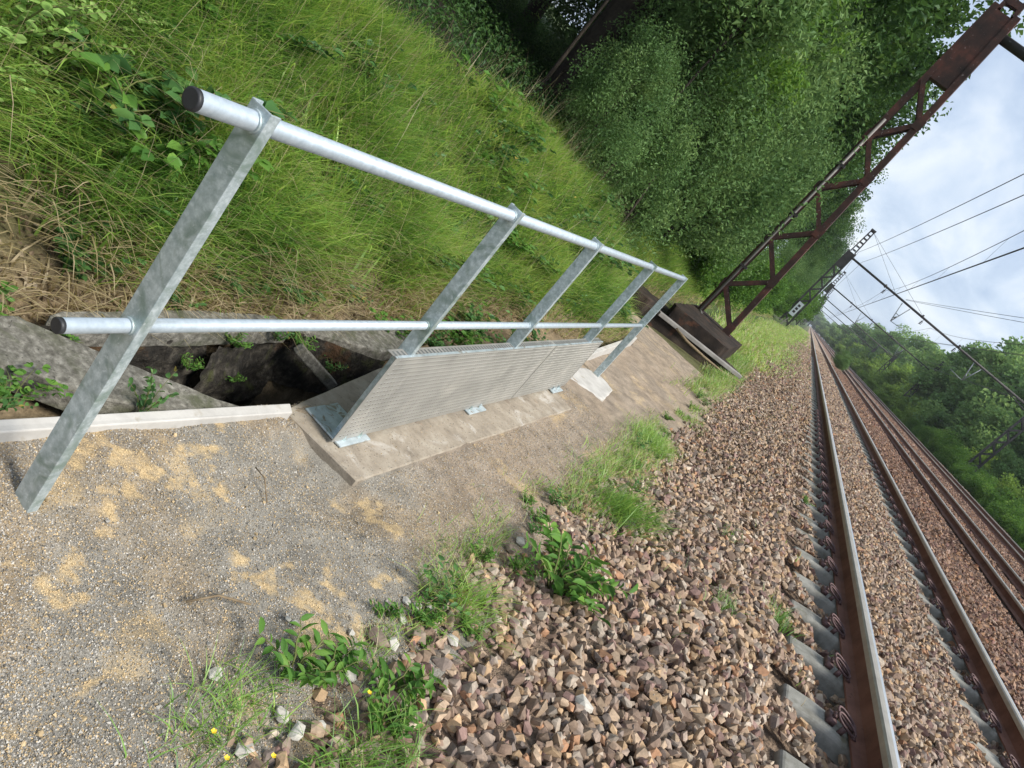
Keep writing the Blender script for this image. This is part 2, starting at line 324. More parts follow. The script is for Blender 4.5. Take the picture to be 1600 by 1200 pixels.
def grid_ground():
    xs = np.unique(np.concatenate([np.linspace(-400, -40, 14), np.linspace(-40, -10, 16), np.linspace(-10, -4, 25), np.arange(-4, 1.2, 0.05), np.arange(1.2, 12, 0.3), np.linspace(12, 30, 30), np.linspace(30, 60, 10), np.linspace(60, 500, 12)]).round(4))
    ys = np.unique(np.concatenate([np.linspace(-30, 0, 10), np.arange(0, 9, 0.05), np.arange(9, 30, 0.25), np.arange(30, 100, 1.5), np.linspace(100, 1500, 30)]).round(4))
    X, Y = np.meshgrid(xs, ys); Z = ground_z(X, Y) - 0.015 - 0.1 * sstep(0.0, 0.3, X) * (1 - sstep(12.2, 12.9, X))
    pit = inpoly(X, Y, PIT); Z = np.where(pit, -0.75, Z)
    near = ((X > -1.42) | ((Y > 8.6) & (X > foot_x(Y)))) & (X < -0.1) & (Y > 0.2) & (Y < 11.4); Z = np.where(near & ~pit, Z - 0.03, Z)
    # colours: forest soil, bank soil, path, bed
    n = fbm(X * 1.2, Y * 1.2, 4, 3)[..., None]
    soil = np.array([0.085, 0.085, 0.035]) * (0.6 + 0.8 * n)
    straw = np.array([0.19, 0.145, 0.09]) * (0.6 + 0.8 * n)
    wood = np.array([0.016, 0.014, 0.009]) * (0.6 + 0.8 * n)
    bed = np.array([0.15, 0.10, 0.075]) * (0.7 + 0.6 * n)
    green = np.array([0.05, 0.075, 0.022]) * (0.6 + 0.8 * n)
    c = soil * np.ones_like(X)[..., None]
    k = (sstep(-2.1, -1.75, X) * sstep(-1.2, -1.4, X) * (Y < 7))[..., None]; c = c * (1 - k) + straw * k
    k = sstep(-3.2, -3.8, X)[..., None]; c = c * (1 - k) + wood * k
    k = sstep(-0.6, -0.2, X)[..., None]; c = c * (1 - k) + bed * k
    k = sstep(12.4, 13.4, X)[..., None]; c = c * (1 - k) + green * k
    k = (sstep(15, 20, Y) * (1 - sstep(-0.7, -0.4, X)))[..., None]; c = c * (1 - k) + green * k
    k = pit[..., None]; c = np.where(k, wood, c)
    ny, nx = X.shape; i = np.arange(ny * nx).reshape(ny, nx)
    F = np.stack([i[:-1, :-1], i[:-1, 1:], i[1:, 1:], i[1:, :-1]], -1).reshape(-1, 4)
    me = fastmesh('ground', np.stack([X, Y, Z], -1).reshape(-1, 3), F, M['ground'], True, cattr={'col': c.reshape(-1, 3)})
    return tag(link('ground', me), kind='structure')
grid_ground()

SAND = [(-1.0, 1.64, .085), (-1.2, 1.25, .09), (-1.17, 1.4, .08), (-1.05, 1.38, .065), (-0.93, 1.32, .05), (-0.83, 1.23, .05), (-0.76, 1.14, .05), (-0.74, 1.06, .04), (-0.82, 0.97, .045), (-1.01, 1.54, .07), (-0.55, 1.01, .07), (-0.44, 1.66, .10), (-0.31, 1.72, .10), (-0.67, 2.22, .07), (-0.49, 1.84, .07), (-0.91, 6.37, .16), (-0.62, 6.7, .18), (-0.77, 7.25, .14), (-0.55, 2.3, .09), (-1.14, 1.84, .07), (-0.60, 1.62, .05), (-0.42, 2.05, .06)]
def sand_mask(X, Y):
    wx = X + 0.34 * (fbm(X * 9, Y * 9, 5, 41) - 0.5); wy = Y + 0.34 * (fbm(X * 9, Y * 9, 5, 47) - 0.5)
    s = np.zeros_like(X)
    for (sx, sy, r) in SAND: s = np.maximum(s, np.exp(-(((wx - sx) ** 2 + (wy - sy) ** 2) / (r * r))))
    s = sstep(0.60, 0.78, s * 0.42 + 0.50 * fbm(X * 15, Y * 15, 5, 55) + 0.34 * fbm(X * 48, Y * 48, 3, 58)) * sstep(0.05, 0.3, s)
    return np.maximum(s, 0.6 * sstep(0.60, 0.72, fbm(X * 5, Y * 5, 4, 61))) * (1 - 0.55 * sstep(4, 6, Y))
def grid_path():
    xs = np.concatenate([np.arange(-2.6, -1.40, 0.04), np.arange(-1.40, -0.02, 0.012)]); ys = np.concatenate([np.arange(0.3, 3.4, 0.012), np.arange(3.4, 11.6, 0.035)])
    X, Y = np.meshgrid(xs, ys); Z = ground_z(X, Y)
    Z += 0.016 * (fbm(X * 9, Y * 9, 4, 21) - 0.5) + 0.008 * (fbm(X * 45, Y * 45, 3, 25) - 0.5)
    Z -= 0.008
    # footprint-like hollows
    for (hx, hy, r, d) in ((-0.62, 1.43, 0.03, 0.015), (-0.92, 1.78, 0.05, 0.010), (-0.55, 1.75, 0.03, 0.008), (-0.72, 2.0, 0.05, 0.008)):
        Z -= d * np.exp(-(((X - hx) / r) ** 2 + ((Y - hy) / r) ** 2))
    s = sand_mask(X, Y) * (0.35 + 0.5 * sstep(0.38, 0.58, fbm(X * 60, Y * 60, 3, 57)))
    n = fbm(X * 14, Y * 14, 4, 71)[..., None]; n2 = fbm(X * 2.2, Y * 2.2, 3, 77)[..., None]
    grey = np.array([0.25, 0.232, 0.20]) * (0.62 + 0.76 * n); brown = np.array([0.285, 0.23, 0.165]) * (0.62 + 0.76 * n)
    sand = np.array([0.60, 0.45, 0.25]) * (0.75 + 0.4 * n)
    dirt = np.array([0.29, 0.23, 0.175]) * (0.6 + 0.8 * n)
    k = sstep(0.42, 0.60, n2); c = grey * (1 - k) + brown * k
    k = (sstep(2.4, 2.8, Y) * sstep(-0.3, -0.8, X) * 0.0 + sstep(2.3, 3.0, Y))[..., None] * 0.8; c = c * (1 - k) + dirt * k
    c = c * (1 - s[..., None]) + sand * s[..., None]
    wet = sstep(0.60, 0.74, fbm(X * 10, Y * 10, 4, 81))[..., None]; c = c * (1 - 0.16 * wet)
    c = c * 0.97
    pit = inpoly(X, Y, PIT)
    Z = np.where(pit | ((X < -1.33) & (Y < 6)), Z - 0.5, Z)
    ny, nx = X.shape; i = np.arange(ny * nx).reshape(ny, nx)
    F = np.stack([i[:-1, :-1], i[:-1, 1:], i[1:, 1:], i[1:, :-1]], -1).reshape(-1, 4)
    cen = np.stack([X, Y], -1).reshape(-1, 2)[F].mean(1)
    F = F[~inpoly(cen[:, 0], cen[:, 1], [(a - 0.04 * 0, b) for a, b in PIT]) & ((cen[:, 0] > -1.30) | ((cen[:, 1] > 8.6) & (cen[:, 0] > foot_x(cen[:, 1]) - 0.05)))]
    me = fastmesh('path', np.stack([X, Y, Z], -1).reshape(-1, 3), F, M['path'], True, cattr={'col': c.reshape(-1, 3)})
    tag(link('path', me), kind='structure')
grid_path()

# ------------------------------------------------------------------ stones: templates and scatter
def hull(n, flat, seed, el=1.0):
    r = random.Random(seed); bm = bmesh.new()
    for _ in range(n):
        v = Vector((r.gauss(0, 1), r.gauss(0, 1), r.gauss(0, 1))).normalized(); q = 0.75 + 0.25 * r.random()
        bm.verts.new((v.x * q * el, v.y * q, v.z * q * flat))
    res = bmesh.ops.convex_hull(bm, input=bm.verts)
    bmesh.ops.delete(bm, geom=list({g for g in res['geom_interior'] + res['geom_unused'] if isinstance(g, bmesh.types.BMVert)}), context='VERTS')
    bmesh.ops.triangulate(bm, faces=bm.faces)
    bm.verts.index_update(); V = np.array([v.co[:] for v in bm.verts]); F = np.array([[v.index for v in f.verts] for f in bm.faces]); bm.free()
    return V, F
def rotmats(n, tilt=None):
    q = rng.normal(size=(n, 4)); 
    if tilt is not None: q[:, 1:3] *= tilt
    q /= np.linalg.norm(q, axis=1)[:, None]
    w, x, y, z = q.T
    return np.stack([np.stack([1 - 2 * (y * y + z * z), 2 * (x * y - z * w), 2 * (x * z + y * w)], -1),
                     np.stack([2 * (x * y + z * w), 1 - 2 * (x * x + z * z), 2 * (y * z - x * w)], -1),
                     np.stack([2 * (x * z - y * w), 2 * (y * z + x * w), 1 - 2 * (x * x + y * y)], -1)], 1)
def scatter(temps, P, size, colr, tilt=None):
    Vs = []; Fs = []; Cs = []; off = 0
    pick = rng.integers(0, len(temps), len(P)); RM = rotmats(len(P), tilt)
    for k, (V, F) in enumerate(temps):
        m = pick == k; n = m.sum()
        if not n: continue
        q = np.einsum('nij,vj->nvi', RM[m], V) * size[m][:, None, None] + P[m][:, None, :]
        Vs.append(q.reshape(-1, 3)); Fs.append((F[None] + (np.arange(n) * len(V))[:, None, None]).reshape(-1, 3) + off); off += n * len(V)
        Cs.append(np.repeat(colr[m], len(V), 0))
    return np.concatenate(Vs), np.concatenate(Fs), np.concatenate(Cs)
T_NEAR = [hull(13, 0.72, i, 1.25) for i in range(14)]
T_FAR = [hull(8, 0.75, 50 + i, 1.2) for i in range(8)]
T_GRAIN = [hull(7, 0.8, 90 + i, 1.2) for i in range(6)]
PAL = np.array([(0.34, 0.26, 0.19), (0.27, 0.20, 0.15), (0.22, 0.16, 0.125), (0.38, 0.27, 0.17), (0.30, 0.24, 0.20), (0.21, 0.14, 0.125), (0.36, 0.31, 0.26), (0.17, 0.14, 0.125), (0.31, 0.18, 0.11), (0.44, 0.38, 0.31)])
PALW = np.array([.17, .14, .12, .12, .12, .10, .09, .06, .05, .03])
def stonecol(n, x=None):
    c = PAL[rng.choice(len(PAL), n, p=PALW / PALW.sum())] * rng.uniform(0.75, 1.3, (n, 1)) * np.array([1.0, 0.965, 0.93])
    return c
def ballast():
    out = []
    def region(x0, x1, y0, y1, dens, smin, smax, temps, depth, dark=None):
        n = int((x1 - x0) * (y1 - y0) * dens)
        x = rng.uniform(x0, x1, n); y = rng.uniform(y0, y1, n)
        edge = -0.15 + 0.24 * (fbm(y * 2.0, y * 0 + 3, 3, 11) - 0.5) + 0.07 * sstep(3, 5, y) - 0.22 * sstep(9, 22, y)
        keep = (x > edge - 0.12 * rng.random(n) ** 2) ; x, y = x[keep], y[keep]; n = len(x)
        s = rng.uniform(smin, smax, n) * np.where(rng.random(n) < 0.08, 1.35, 1)
        z = ground_z(x, y)
        for rx in (1.5365, 3.0435, 5.3465, 6.8535, 9.6465, 11.1535):
            z = np.where(np.abs(x - rx) < 0.30, z - 0.05 * (1 - sstep(0.16, 0.30, np.abs(x - rx))), z)
        # sleeper tops of the near track stay clear outside the rails
        sl = np.abs(((y - 3.02) / 0.6 + 0.5) % 1 - 0.5) * 0.6
        ends = ((x > 0.98) & (x < 1.47)) | ((x > 3.11) & (x < 3.6))
        inner = ((x > 1.60) & (x < 1.80)) | ((x > 2.62) & (x < 2.98))
        z = np.where(ends, z - np.where(sl < 0.155, 0.18 * sstep(0.98, 1.12, np.where(x > 2.29, 4.58 - x, x)) + 0.01, 0.025), z)
        z = np.where(inner, z - np.where(sl < 0.15, 0.13, 0.02), z)
        mid = (x >= 1.8) & (x <= 2.62); z = np.where(mid, z + 0.008, z)
        z = z - rng.uniform(0, depth, n)
        c = stonecol(n)
        if dark is not None: c = c * dark
        out.append(scatter(temps, np.stack([x, y, z + s * 0.25], -1), s, c, 0.9))
    region(-0.4, 3.1, 0.7, 6.0, 1500, 0.015, 0.031, T_NEAR, 0.03)
    region(-0.55, 3.1, 6.0, 14.0, 800, 0.02, 0.034, T_FAR, 0.02)
    region(3.1, 5.3, 2.5, 14.0, 480, 0.024, 0.038, T_FAR, 0.02, np.array([0.78, 0.68, 0.66]))
    region(-0.6, 3.1, 14.0, 32.0, 360, 0.03, 0.046, T_FAR, 0.02)
    region(3.1, 12.8, 8, 32.0, 150, 0.034, 0.05, T_FAR, 0.015, np.array([0.74, 0.63, 0.61]))
    region(3.1, 12.8, 32, 70.0, 60, 0.05, 0.07, T_FAR, 0.015, np.array([0.74, 0.63, 0.61]))
    region(-0.6, 3.1, 32, 70, 120, 0.045, 0.065, T_FAR, 0.015)
    V = []; F = []; C = []; o = 0
    for v, f, c in out: V.append(v); F.append(f + o); C.append(c); o += len(v)
    me = fastmesh('ballast_stones', np.concatenate(V), np.concatenate(F), M['stone'], False, cattr={'col': np.concatenate(C)})
    tag(link('ballast_stones', me), 'brown and tan crushed ballast stones under and beside the rails', 'ballast', kind='stuff')
ballast()
def bed_sheet():
    """the packed stones between those that lie loose, down to the distance"""
    xs = np.concatenate([np.arange(-0.35, 3.6, 0.1), np.arange(3.6, 13.0, 0.4)]); ys = np.concatenate([np.arange(-3, 40, 0.2), np.arange(40, 120, 2), np.linspace(120, 1400, 25)])
    X, Y = np.meshgrid(xs, ys); Z = ground_z(X, Y) - 0.012
    Z = Z - 0.085 * sstep(0.2, 0.7, X) * (1 - sstep(3.5, 4.2, X)) * (1 - sstep(40, 70, Y))
    n = fbm(X * 3, Y * 3, 3, 13)[..., None]
    c = np.array([0.20, 0.145, 0.105]) * (0.7 + 0.6 * n); far = np.array([0.28, 0.21, 0.16]) * (0.8 + 0.4 * n)
    k = sstep(25, 60, Y)[..., None]; c = c * (1 - k) + far * k
    k = (sstep(24, 45, Y) * (1 - sstep(0.5, 0.85, X)))[..., None]; c = c * (1 - k) + np.array([0.11, 0.125, 0.05]) * k
    d = (sstep(3.6, 4.4, X))[..., None]; c = c * (1 - d * np.array([0.3, 0.42, 0.42]))
    ny, nx = X.shape; i = np.arange(ny * nx).reshape(ny, nx)
    F = np.stack([i[:-1, :-1], i[:-1, 1:], i[1:, 1:], i[1:, :-1]], -1).reshape(-1, 4)
    me = fastmesh('track_bed', np.stack([X, Y, Z], -1).reshape(-1, 3), F, M['bed'], True, cattr={'col': c.reshape(-1, 3)})
    tag(link('track_bed', me), kind='structure')
M['bed'] = attrcol('packed_ballast', 0.95, 24, 0.75, ((26, 1.0, 0.04),))
bed_sheet()
def grains():
    n = 190000
    x = rng.uniform(-1.25, -0.1, n); y = 0.75 + (rng.random(n) ** 1.9) * 4.6
    keep = ~inpoly(x, y, PIT) & ~((x < -0.76) & (x > -1.2) & (y > 2.24) & (y < 5) & (rng.random(n) < 0.9)); x, y = x[keep], y[keep]; n = len(x)
    s = 0.0013 + 0.0024 * rng.random(n) ** 1.8; s = np.where(rng.random(n) < 0.004, s * 2.4, s)
    c = np.array([(0.34, 0.32, 0.29)]) * rng.uniform(0.30, 1.55, (n, 1)); t = rng.random(n) < 0.35
    c[t] = np.array([0.45, 0.34, 0.20]) * rng.uniform(0.5, 1.3, (t.sum(), 1))
    sm = sand_mask(x, y) > rng.random(n) * 0.9
    c[sm] = np.array([0.56, 0.42, 0.24]) * rng.uniform(0.6, 1.25, (sm.sum(), 1)); s = np.where(sm, s * 0.75, s)
    z = ground_z(x, y) + 0.016 * (fbm(x * 9, y * 9, 4, 21) - 0.5) + 0.008 * (fbm(x * 45, y * 45, 3, 25) - 0.5) - 0.008
    for (hx, hy, r, d) in ((-0.62, 1.43, 0.03, 0.015), (-0.92, 1.78, 0.05, 0.010), (-0.55, 1.75, 0.03, 0.008), (-0.72, 2.0, 0.05, 0.008)):
        z -= d * np.exp(-(((x - hx) / r) ** 2 + ((y - hy) / r) ** 2))
    on = (x < -0.765) & (x > -1.18) & (y > 2.26) & (y < 5); z = np.where(on, 0.002, z); s = np.where(on, s * .8, s)
    V, F, C = scatter(T_GRAIN, np.stack([x, y, z + s * 0.3], -1), s, c)
    me = fastmesh('gravel', V, F, M['grain'], False, cattr={'col': C})
    tag(link('gravel', me), 'fine grey and sandy gravel strewn over the path', 'gravel', kind='stuff')
grains()

# ------------------------------------------------------------------ track: rails, sleepers, clips
RAILX = [1.5365, 3.0435, 5.3465, 6.8535, 9.6465, 11.1535]
RT = 0.392
def rail(x, label, z=0.0):
    prof = [(-.075, 0, 0), (.075, 0, 0), (.075, .011, 0), (.030, .022, 0), (.010, .036, 0), (.008, .07, 0), (.009, .115, 0), (.018, .123, 0), (.0355, .130, 1), (.036, .160, 1), (.027, .170, 2), (.006, .172, 1),
            (-.012, .172, 1), (-.027, .170, 1), (-.036, .160, 1), (-.0355, .130, 0), (-.018, .123, 0), (-.009, .115, 0), (-.008, .07, 0), (-.010, .036, 0), (-.030, .022, 0), (-.075, .011, 0)]
    ys = [-6, 0, 5, 10, 20, 40, 80, 160, 420, 900]
    b = MB(); n = len(prof); vs = []; fs = []; mi = []
    for y in ys: vs += [(x + p[0], y, RT - 0.172 + p[1] + z) for p in prof]
    for i in range(len(ys) - 1):
        for k in range(n):
            fs.append((i * n + k, i * n + (k + 1) % n, (i + 1) * n + (k + 1) % n, (i + 1) * n + k)); mi.append(prof[k][2])
    b.add(vs, fs); b.mi = mi
    o = b.build('rail', [M['rail_web'], M['rail_head'], M['rail_top']])
    return tag(o, label, 'rail')
rail(RAILX[0], 'nearest rusty rail with polished head, beside the ballast shoulder')
rail(RAILX[1], 'second rail from the camera, far rail of the nearest track')
rail(RAILX[2], 'third rail from the camera, nearer rail of the middle track')
rail(RAILX[3], 'fourth rail from the camera, behind a pale strip of ballast')
rail(RAILX[4], 'fifth rail, nearer rail of the farthest track')
rail(RAILX[5], 'outermost rail by the bushes on the far edge')
def clip_mesh():
    """two elongated spring loops side by side, lying across the rail foot; the rail is towards +x"""
    b = MB()
    for yc in (-0.030, 0.026):
        pts = []
        for t in np.linspace(0, 1, 20):
            a = t * 2 * math.pi; cx, cy = math.cos(a), math.sin(a)
            u = 0.060 * (abs(cx) ** 0.6) * (1 if cx > 0 else -1)
            pts.append((-0.030 + u, yc + 0.022 * cy, 0.050 - 0.22 * u + 0.010 * cy))
        b.tube(pts, 0.0065, 6)
    b.tube([(0.02, -0.050, 0.030), (0.036, -0.045, 0.022), (0.036, 0.045, 0.022), (0.02, 0.050, 0.030)], 0.0085, 6)
    b.tube([(-0.082, -0.026, 0.03), (-0.09, 0.0, 0.042), (-0.082, 0.026, 0.03)], 0.008, 6)
    b.box(-0.105, -0.065, -0.045, 0.045, -0.01, 0.022); b.box(-0.045, -0.020, -0.062, -0.050, -0.01, 0.034)
    o = b.build('clip', M['clip'], None, smooth=True); me = o.data; bpy.data.objects.remove(o); return me
def sleepers():
    prof = [(-1.15, .155, .09, .13), (-1.02, .19, .085, .13), (-.88, .215, .08, .13), (-.62, .217, .08, .13), (-.42, .19, .075, .12), (.42, .19, .075, .12), (.62, .217, .08, .13), (.88, .215, .08, .13), (1.02, .19, .085, .13), (1.15, .155, .09, .13)]
    b = MB(); vs = []; fs = []
    for (x, zt, wt, wb) in prof: vs += [(x, -wb, -0.02), (x, -wt - .012, zt - .03), (x, -wt, zt), (x, wt, zt), (x, wt + .012, zt - .03), (x, wb, -0.02)]
    for i in range(len(prof) - 1):
        for k in range(6): fs.append((i * 6 + k, (i + 1) * 6 + k, (i + 1) * 6 + (k + 1) % 6, i * 6 + (k + 1) % 6))
    fs += [tuple(range(6)), tuple(range((len(prof) - 1) * 6, len(prof) * 6))[::-1]]
    b.add(vs, fs); o = b.build('sleeper', M['sleeper'], None, bevel=0.02, seg=3); tag(o, 'concrete sleeper set in ballast under the nearest two rails', 'sleeper', 'concrete sleepers of the nearest track')
    cm = clip_mesh()
    def clips(p):
        for rx in (-0.7535, 0.7535):
            for s in (-1, 1):
                c = link('clip', cm, p, (rx + s * 0.092, 0, 0.217)); c.rotation_euler = (0, 0, 0 if s < 0 else math.pi)
    o.location = (2.29, 3.02, 0)
    clips(o)
    for k in range(-3, 75):
        if k == 0: continue
        copy_tree(o, None, (2.29 + random.uniform(-.008, .008), 3.02 + 0.6 * k, random.uniform(-.004, .002)), random.uniform(-.008, .008), depth=k < 24)
sleepers()

# ------------------------------------------------------------------ guardrail
FX = -1.0
def guardrail():
    g = empty('guardrail', (FX, 1.1, 0)); tag(g, 'galvanised steel guardrail with perforated kick panels beside the pit', 'guardrail')
    L = lambda x, y, z: (x - FX, y - 1.1, z)
    def sh(o): 
        o.location = (-FX, -1.1, 0); return o
    for y, z0, z1, n in ((1.12, 0.0, 1.155, 1), (2.41, 0.005, 1.155, 2), (3.48, 0.005, 1.155, 3), (4.86, 0.005, 1.152, 4), (6.18, -0.02, 1.145, 5)):
        b = MB(); w = 0.030; t = 0.005; dpt = 0.028
        prof = [(-w, 0), (w, 0), (w, dpt), (w - t, dpt), (w - t, t), (-w + t, t), (-w + t, dpt), (-w, dpt)]
        b.prism([(FX + p, y + q) for p, q in prof], z0 - (0.06 if n in (1, 5) else 0), z1)
        post = sh(b.build('post', M['galv'], g, bevel=0.0015))
        for z, r in ((1.12, 0.0215), (0.595, 0.0175)):
            b = MB(); b.tube([(FX, y - 0.006, z), (FX, y + 0.001, z)], r + 0.003, 20)
            o = b.build('weld_ring', M['galv'], post, True)
    for z, r, y0, nm in ((1.12, 0.0205, 0.975, 'top_rail'), (0.595, 0.0165, 0.965, 'middle_rail')):
        b = MB(); b.tube([(FX, y0, z), (FX, 6.21, z)], r, 24)
        o = sh(b.build(nm, M['galv_pipe'], g, True))
        b = MB(); b.tube([(FX, y0 - 0.006, z), (FX, y0 - 0.005, z), (FX, y0 + 0.004, z)], [r * 0.86, r * 1.03, r * 1.03], 24); b.build('end_cap', M['black_plastic'], o, True)
        b = MB(); b.tube([(FX, 6.205, z), (FX, 6.215, z), (FX, 6.222, z)], [r * 1.02, r * 1.02, r * 0.8], 24); b.build('end_cap', M['galv_pipe'], o, True)
    # perforated panels, with folded slotted top flange
    for y0, y1, zt in ((2.305, 4.135, 0.462), (4.145, 5.20, 0.460)):
        b = MB(); xf = FX + 0.036; zb = 0.016; t = 0.003
        b.box(xf - t, xf, y0, y1, zb, zt)
        b.box(xf - 0.05, xf - t, y0, y1, zt - t, zt)
        p = sh(b.build('kick_panel', M['panel'], g))
        Vs = []; Fs = []; Ms = []; k = 0; H = 6
        ang = np.arange(H) * 2 * np.pi / H
        ny = int((y1 - y0 - 0.05) / 0.0225); nz = 18
        for j in range(nz):
            for i in range(ny):
                cy = y0 + 0.03 + i * 0.0225 + (0.5 * 0.0225 if j % 2 else 0); cz = zb + 0.03 + j * 0.0238
                ra, rb = 0.0050, 0.0031
                Vs += [(xf + 0.0002, cy + ra * math.cos(a), cz + ra * math.sin(a)) for a in ang] + [(xf + 0.0026, cy + rb * math.cos(a), cz + rb * math.sin(a)) for a in ang] + [(xf + 0.0006, cy + rb * 0.9 * math.cos(a), cz + rb * 0.9 * math.sin(a)) for a in ang]
                Fs += [(k + q, k + (q + 1) % H, k + H + (q + 1) % H, k + H + q) for q in range(H)]; Ms += [0] * H
                Fs += [(k + H + q, k + H + (q + 1) % H, k + 2 * H + (q + 1) % H, k + 2 * H + q) for q in range(H)]; Ms += [1] * H
                Fs.append(tuple(k + 2 * H + q for q in range(H))); Ms.append(1); k += 3 * H
        me = bpy.data.meshes.new('perforation'); me.from_pydata(Vs, [], Fs); me.materials.append(M['panel_rim']); me.materials.append(M['hole']); me.polygons.foreach_set('material_index', Ms); me.update()
        link('perforation', me, p)
        b = MB()
        for i in range(int((y1 - y0) / 0.03)):
            cy = y0 + 0.02 + i * 0.03; b.box(xf - 0.038, xf - 0.014, cy - 0.006, cy + 0.006, zt + 0.0004, zt + 0.0012)
        b.build('flange_slot', M['slot'], p)
        b = MB(); b.box(xf - 0.012, xf + 0.001, y0, y1, zt + 0.0015, zt + 0.0035); b.build('rim_strip', M['zinc_plate'], p)
    for (x0, x1, y0, y1) in ((-1.155, -0.935, 2.34, 2.55), (-1.065, -0.93, 3.50, 3.72), (-1.06, -0.925, 4.87, 5.09)):
        b = MB(); b.box(x0, x1, y0, y1, 0.0045, 0.013)
        p = sh(b.build('base_plate', M['zinc_plate'], g, bevel=0.002))
        for yy in (y0 + 0.05, y1 - 0.05):
            b = MB(); b.tube([(x1 - 0.032, yy, 0.012), (x1 - 0.032, yy, 0.022)], 0.011, 6); b.tube([(x1 - 0.032, yy, 0.02), (x1 - 0.032, yy, 0.034)], 0.006, 8)
            b.build('anchor_bolt', M['galv'], p)
guardrail()

# ------------------------------------------------------------------ concrete: kerbs, slabs, pit
def rough_block(name, mat, poly, z0, z1, label, cat, amp=0.006, cell=0.03, parent=None, tilt=(0, 0), seed=0, group=None):
    """slab with a plan outline, edges and top broken by noise"""
    bm = bmesh.new(); vs = [bm.verts.new((x, y, z0)) for x, y in poly]; f = bm.faces.new(vs)
    ex = bmesh.ops.extrude_face_region(bm, geom=[f]); top = [g for g in ex['geom'] if isinstance(g, bmesh.types.BMVert)]
    bmesh.ops.translate(bm, verts=top, vec=(0, 0, z1 - z0)); bmesh.ops.recalc_face_normals(bm, faces=bm.faces)
    bmesh.ops.bevel(bm, geom=[e for e in bm.edges], offset=0.006, segments=1, affect='EDGES')
    bmesh.ops.triangulate(bm, faces=bm.faces)
    for _ in range(7):
        lg = [e for e in bm.edges if e.calc_length() > cell * 1.6]
        if not lg or len(bm.verts) > 15000: break
        bmesh.ops.subdivide_edges(bm, edges=lg, cuts=1); bmesh.ops.triangulate(bm, faces=[f for f in bm.faces if len(f.verts) > 3])
    cx = sum(p[0] for p in poly) / len(poly); cy = sum(p[1] for p in poly) / len(poly)
    for v in bm.verts:
        c = v.co; n = v.normal
        a = float(fbm(c.x * 12 + c.z * 9 + seed, c.y * 12 + c.z * 7, 3, 31 + seed)) - 0.5
        d = float(fbm(c.x * 40 + c.z * 30 + seed, c.y * 40, 2, 37 + seed)) - 0.5
        v.co = c + n * (a * 2 * amp + d * amp) + Vector((0, 0, (c.x - cx) * tilt[0] + (c.y - cy) * tilt[1]))
    me = bpy.data.meshes.new(name); bm.to_mesh(me); bm.free(); me.materials.append(mat)
    me.polygons.foreach_set('use_smooth', [True] * len(me.polygons))
    try: me.set_sharp_from_angle(angle=R_(40))
    except Exception: pass
    o = link(name, me, parent)
    if label: tag(o, label, cat, group)
    return o
rough_block('concrete_slab', M['slab'], [(-1.175, 2.24), (-0.775, 2.29), (-0.765, 4.95), (-1.19, 5.05), (-1.27, 4.2), (-1.33, 3.45), (-1.345, 3.12)], -0.10, 0.0, 'worn brown concrete slab under the perforated kick panels', 'concrete slab', 0.003, 0.035)
# pale edging boards
b = MB(); b.hexa([(-1.265, 0.2, -.08), (-1.225, 0.2, -.08), (-1.118, 2.20, -.08), (-1.165, 2.22, -.08)], [(-1.265, 0.2, .125), (-1.225, 0.2, .125), (-1.118, 2.20, .045), (-1.160, 2.22, .050)])
tag(b.build('kerb_board', M['kerb'], None, bevel=0.004), 'long pale concrete kerb board in front of the open pit', 'kerb')
b = MB(); b.hexa([(-1.17, 5.45, -.1), (-1.125, 5.43, -.1), (-1.30, 8.5, -.1), (-1.345, 8.5, -.1)], [(-1.17, 5.45, .06), (-1.125, 5.43, .06), (-1.30, 8.5, .12), (-1.345, 8.5, .12)])
tag(b.build('kerb_board', M['kerb'], None, bevel=0.004), 'short pale kerb board behind the last guardrail post', 'kerb')
rough_block('concrete_slab', M['kerb'], [(-1.17, 5.62), (-1.05, 5.50), (-0.74, 5.74), (-0.80, 6.22), (-0.98, 6.30), (-1.10, 6.12)], -0.08, 0.005, 'small whitish concrete pad under the last guardrail post', 'concrete slab', 0.006, 0.03, seed=3)
# slabs round the pit
rough_block('concrete_slab', M['old_concrete'], [(-1.66, 0.8), (-1.645, 1.44), (-1.50, 1.60), (-1.44, 1.665), (-1.185, 1.995), (-1.18, 1.80), (-1.30, 1.49), (-1.42, 1.36), (-1.49, 1.25), (-1.49, 0.8)], -0.05, 0.045, 'long grey weathered wing slab left of the pit', 'concrete slab', 0.006, 0.028, tilt=(-0.04, 0.0), seed=5)
rough_block('concrete_slab', M['old_concrete'], [(-1.66, 1.55), (-1.58, 1.60), (-1.57, 2.05), (-1.575, 2.62), (-1.68, 2.60), (-1.70, 2.1), (-1.68, 1.6)], -0.03, 0.045, 'narrow grey coping along the back of the pit', 'concrete slab', 0.006, 0.022, seed=8)
rough_block('concrete_slab', M['old_concrete'], [(-1.66, 2.61), (-1.59, 2.70), (-1.415, 3.17), (-1.43, 3.55), (-1.56, 3.60), (-1.66, 3.2)], -0.04, 0.04, 'flat grey coping slab behind the first kick panel', 'concrete slab', 0.005, 0.03, seed=11)
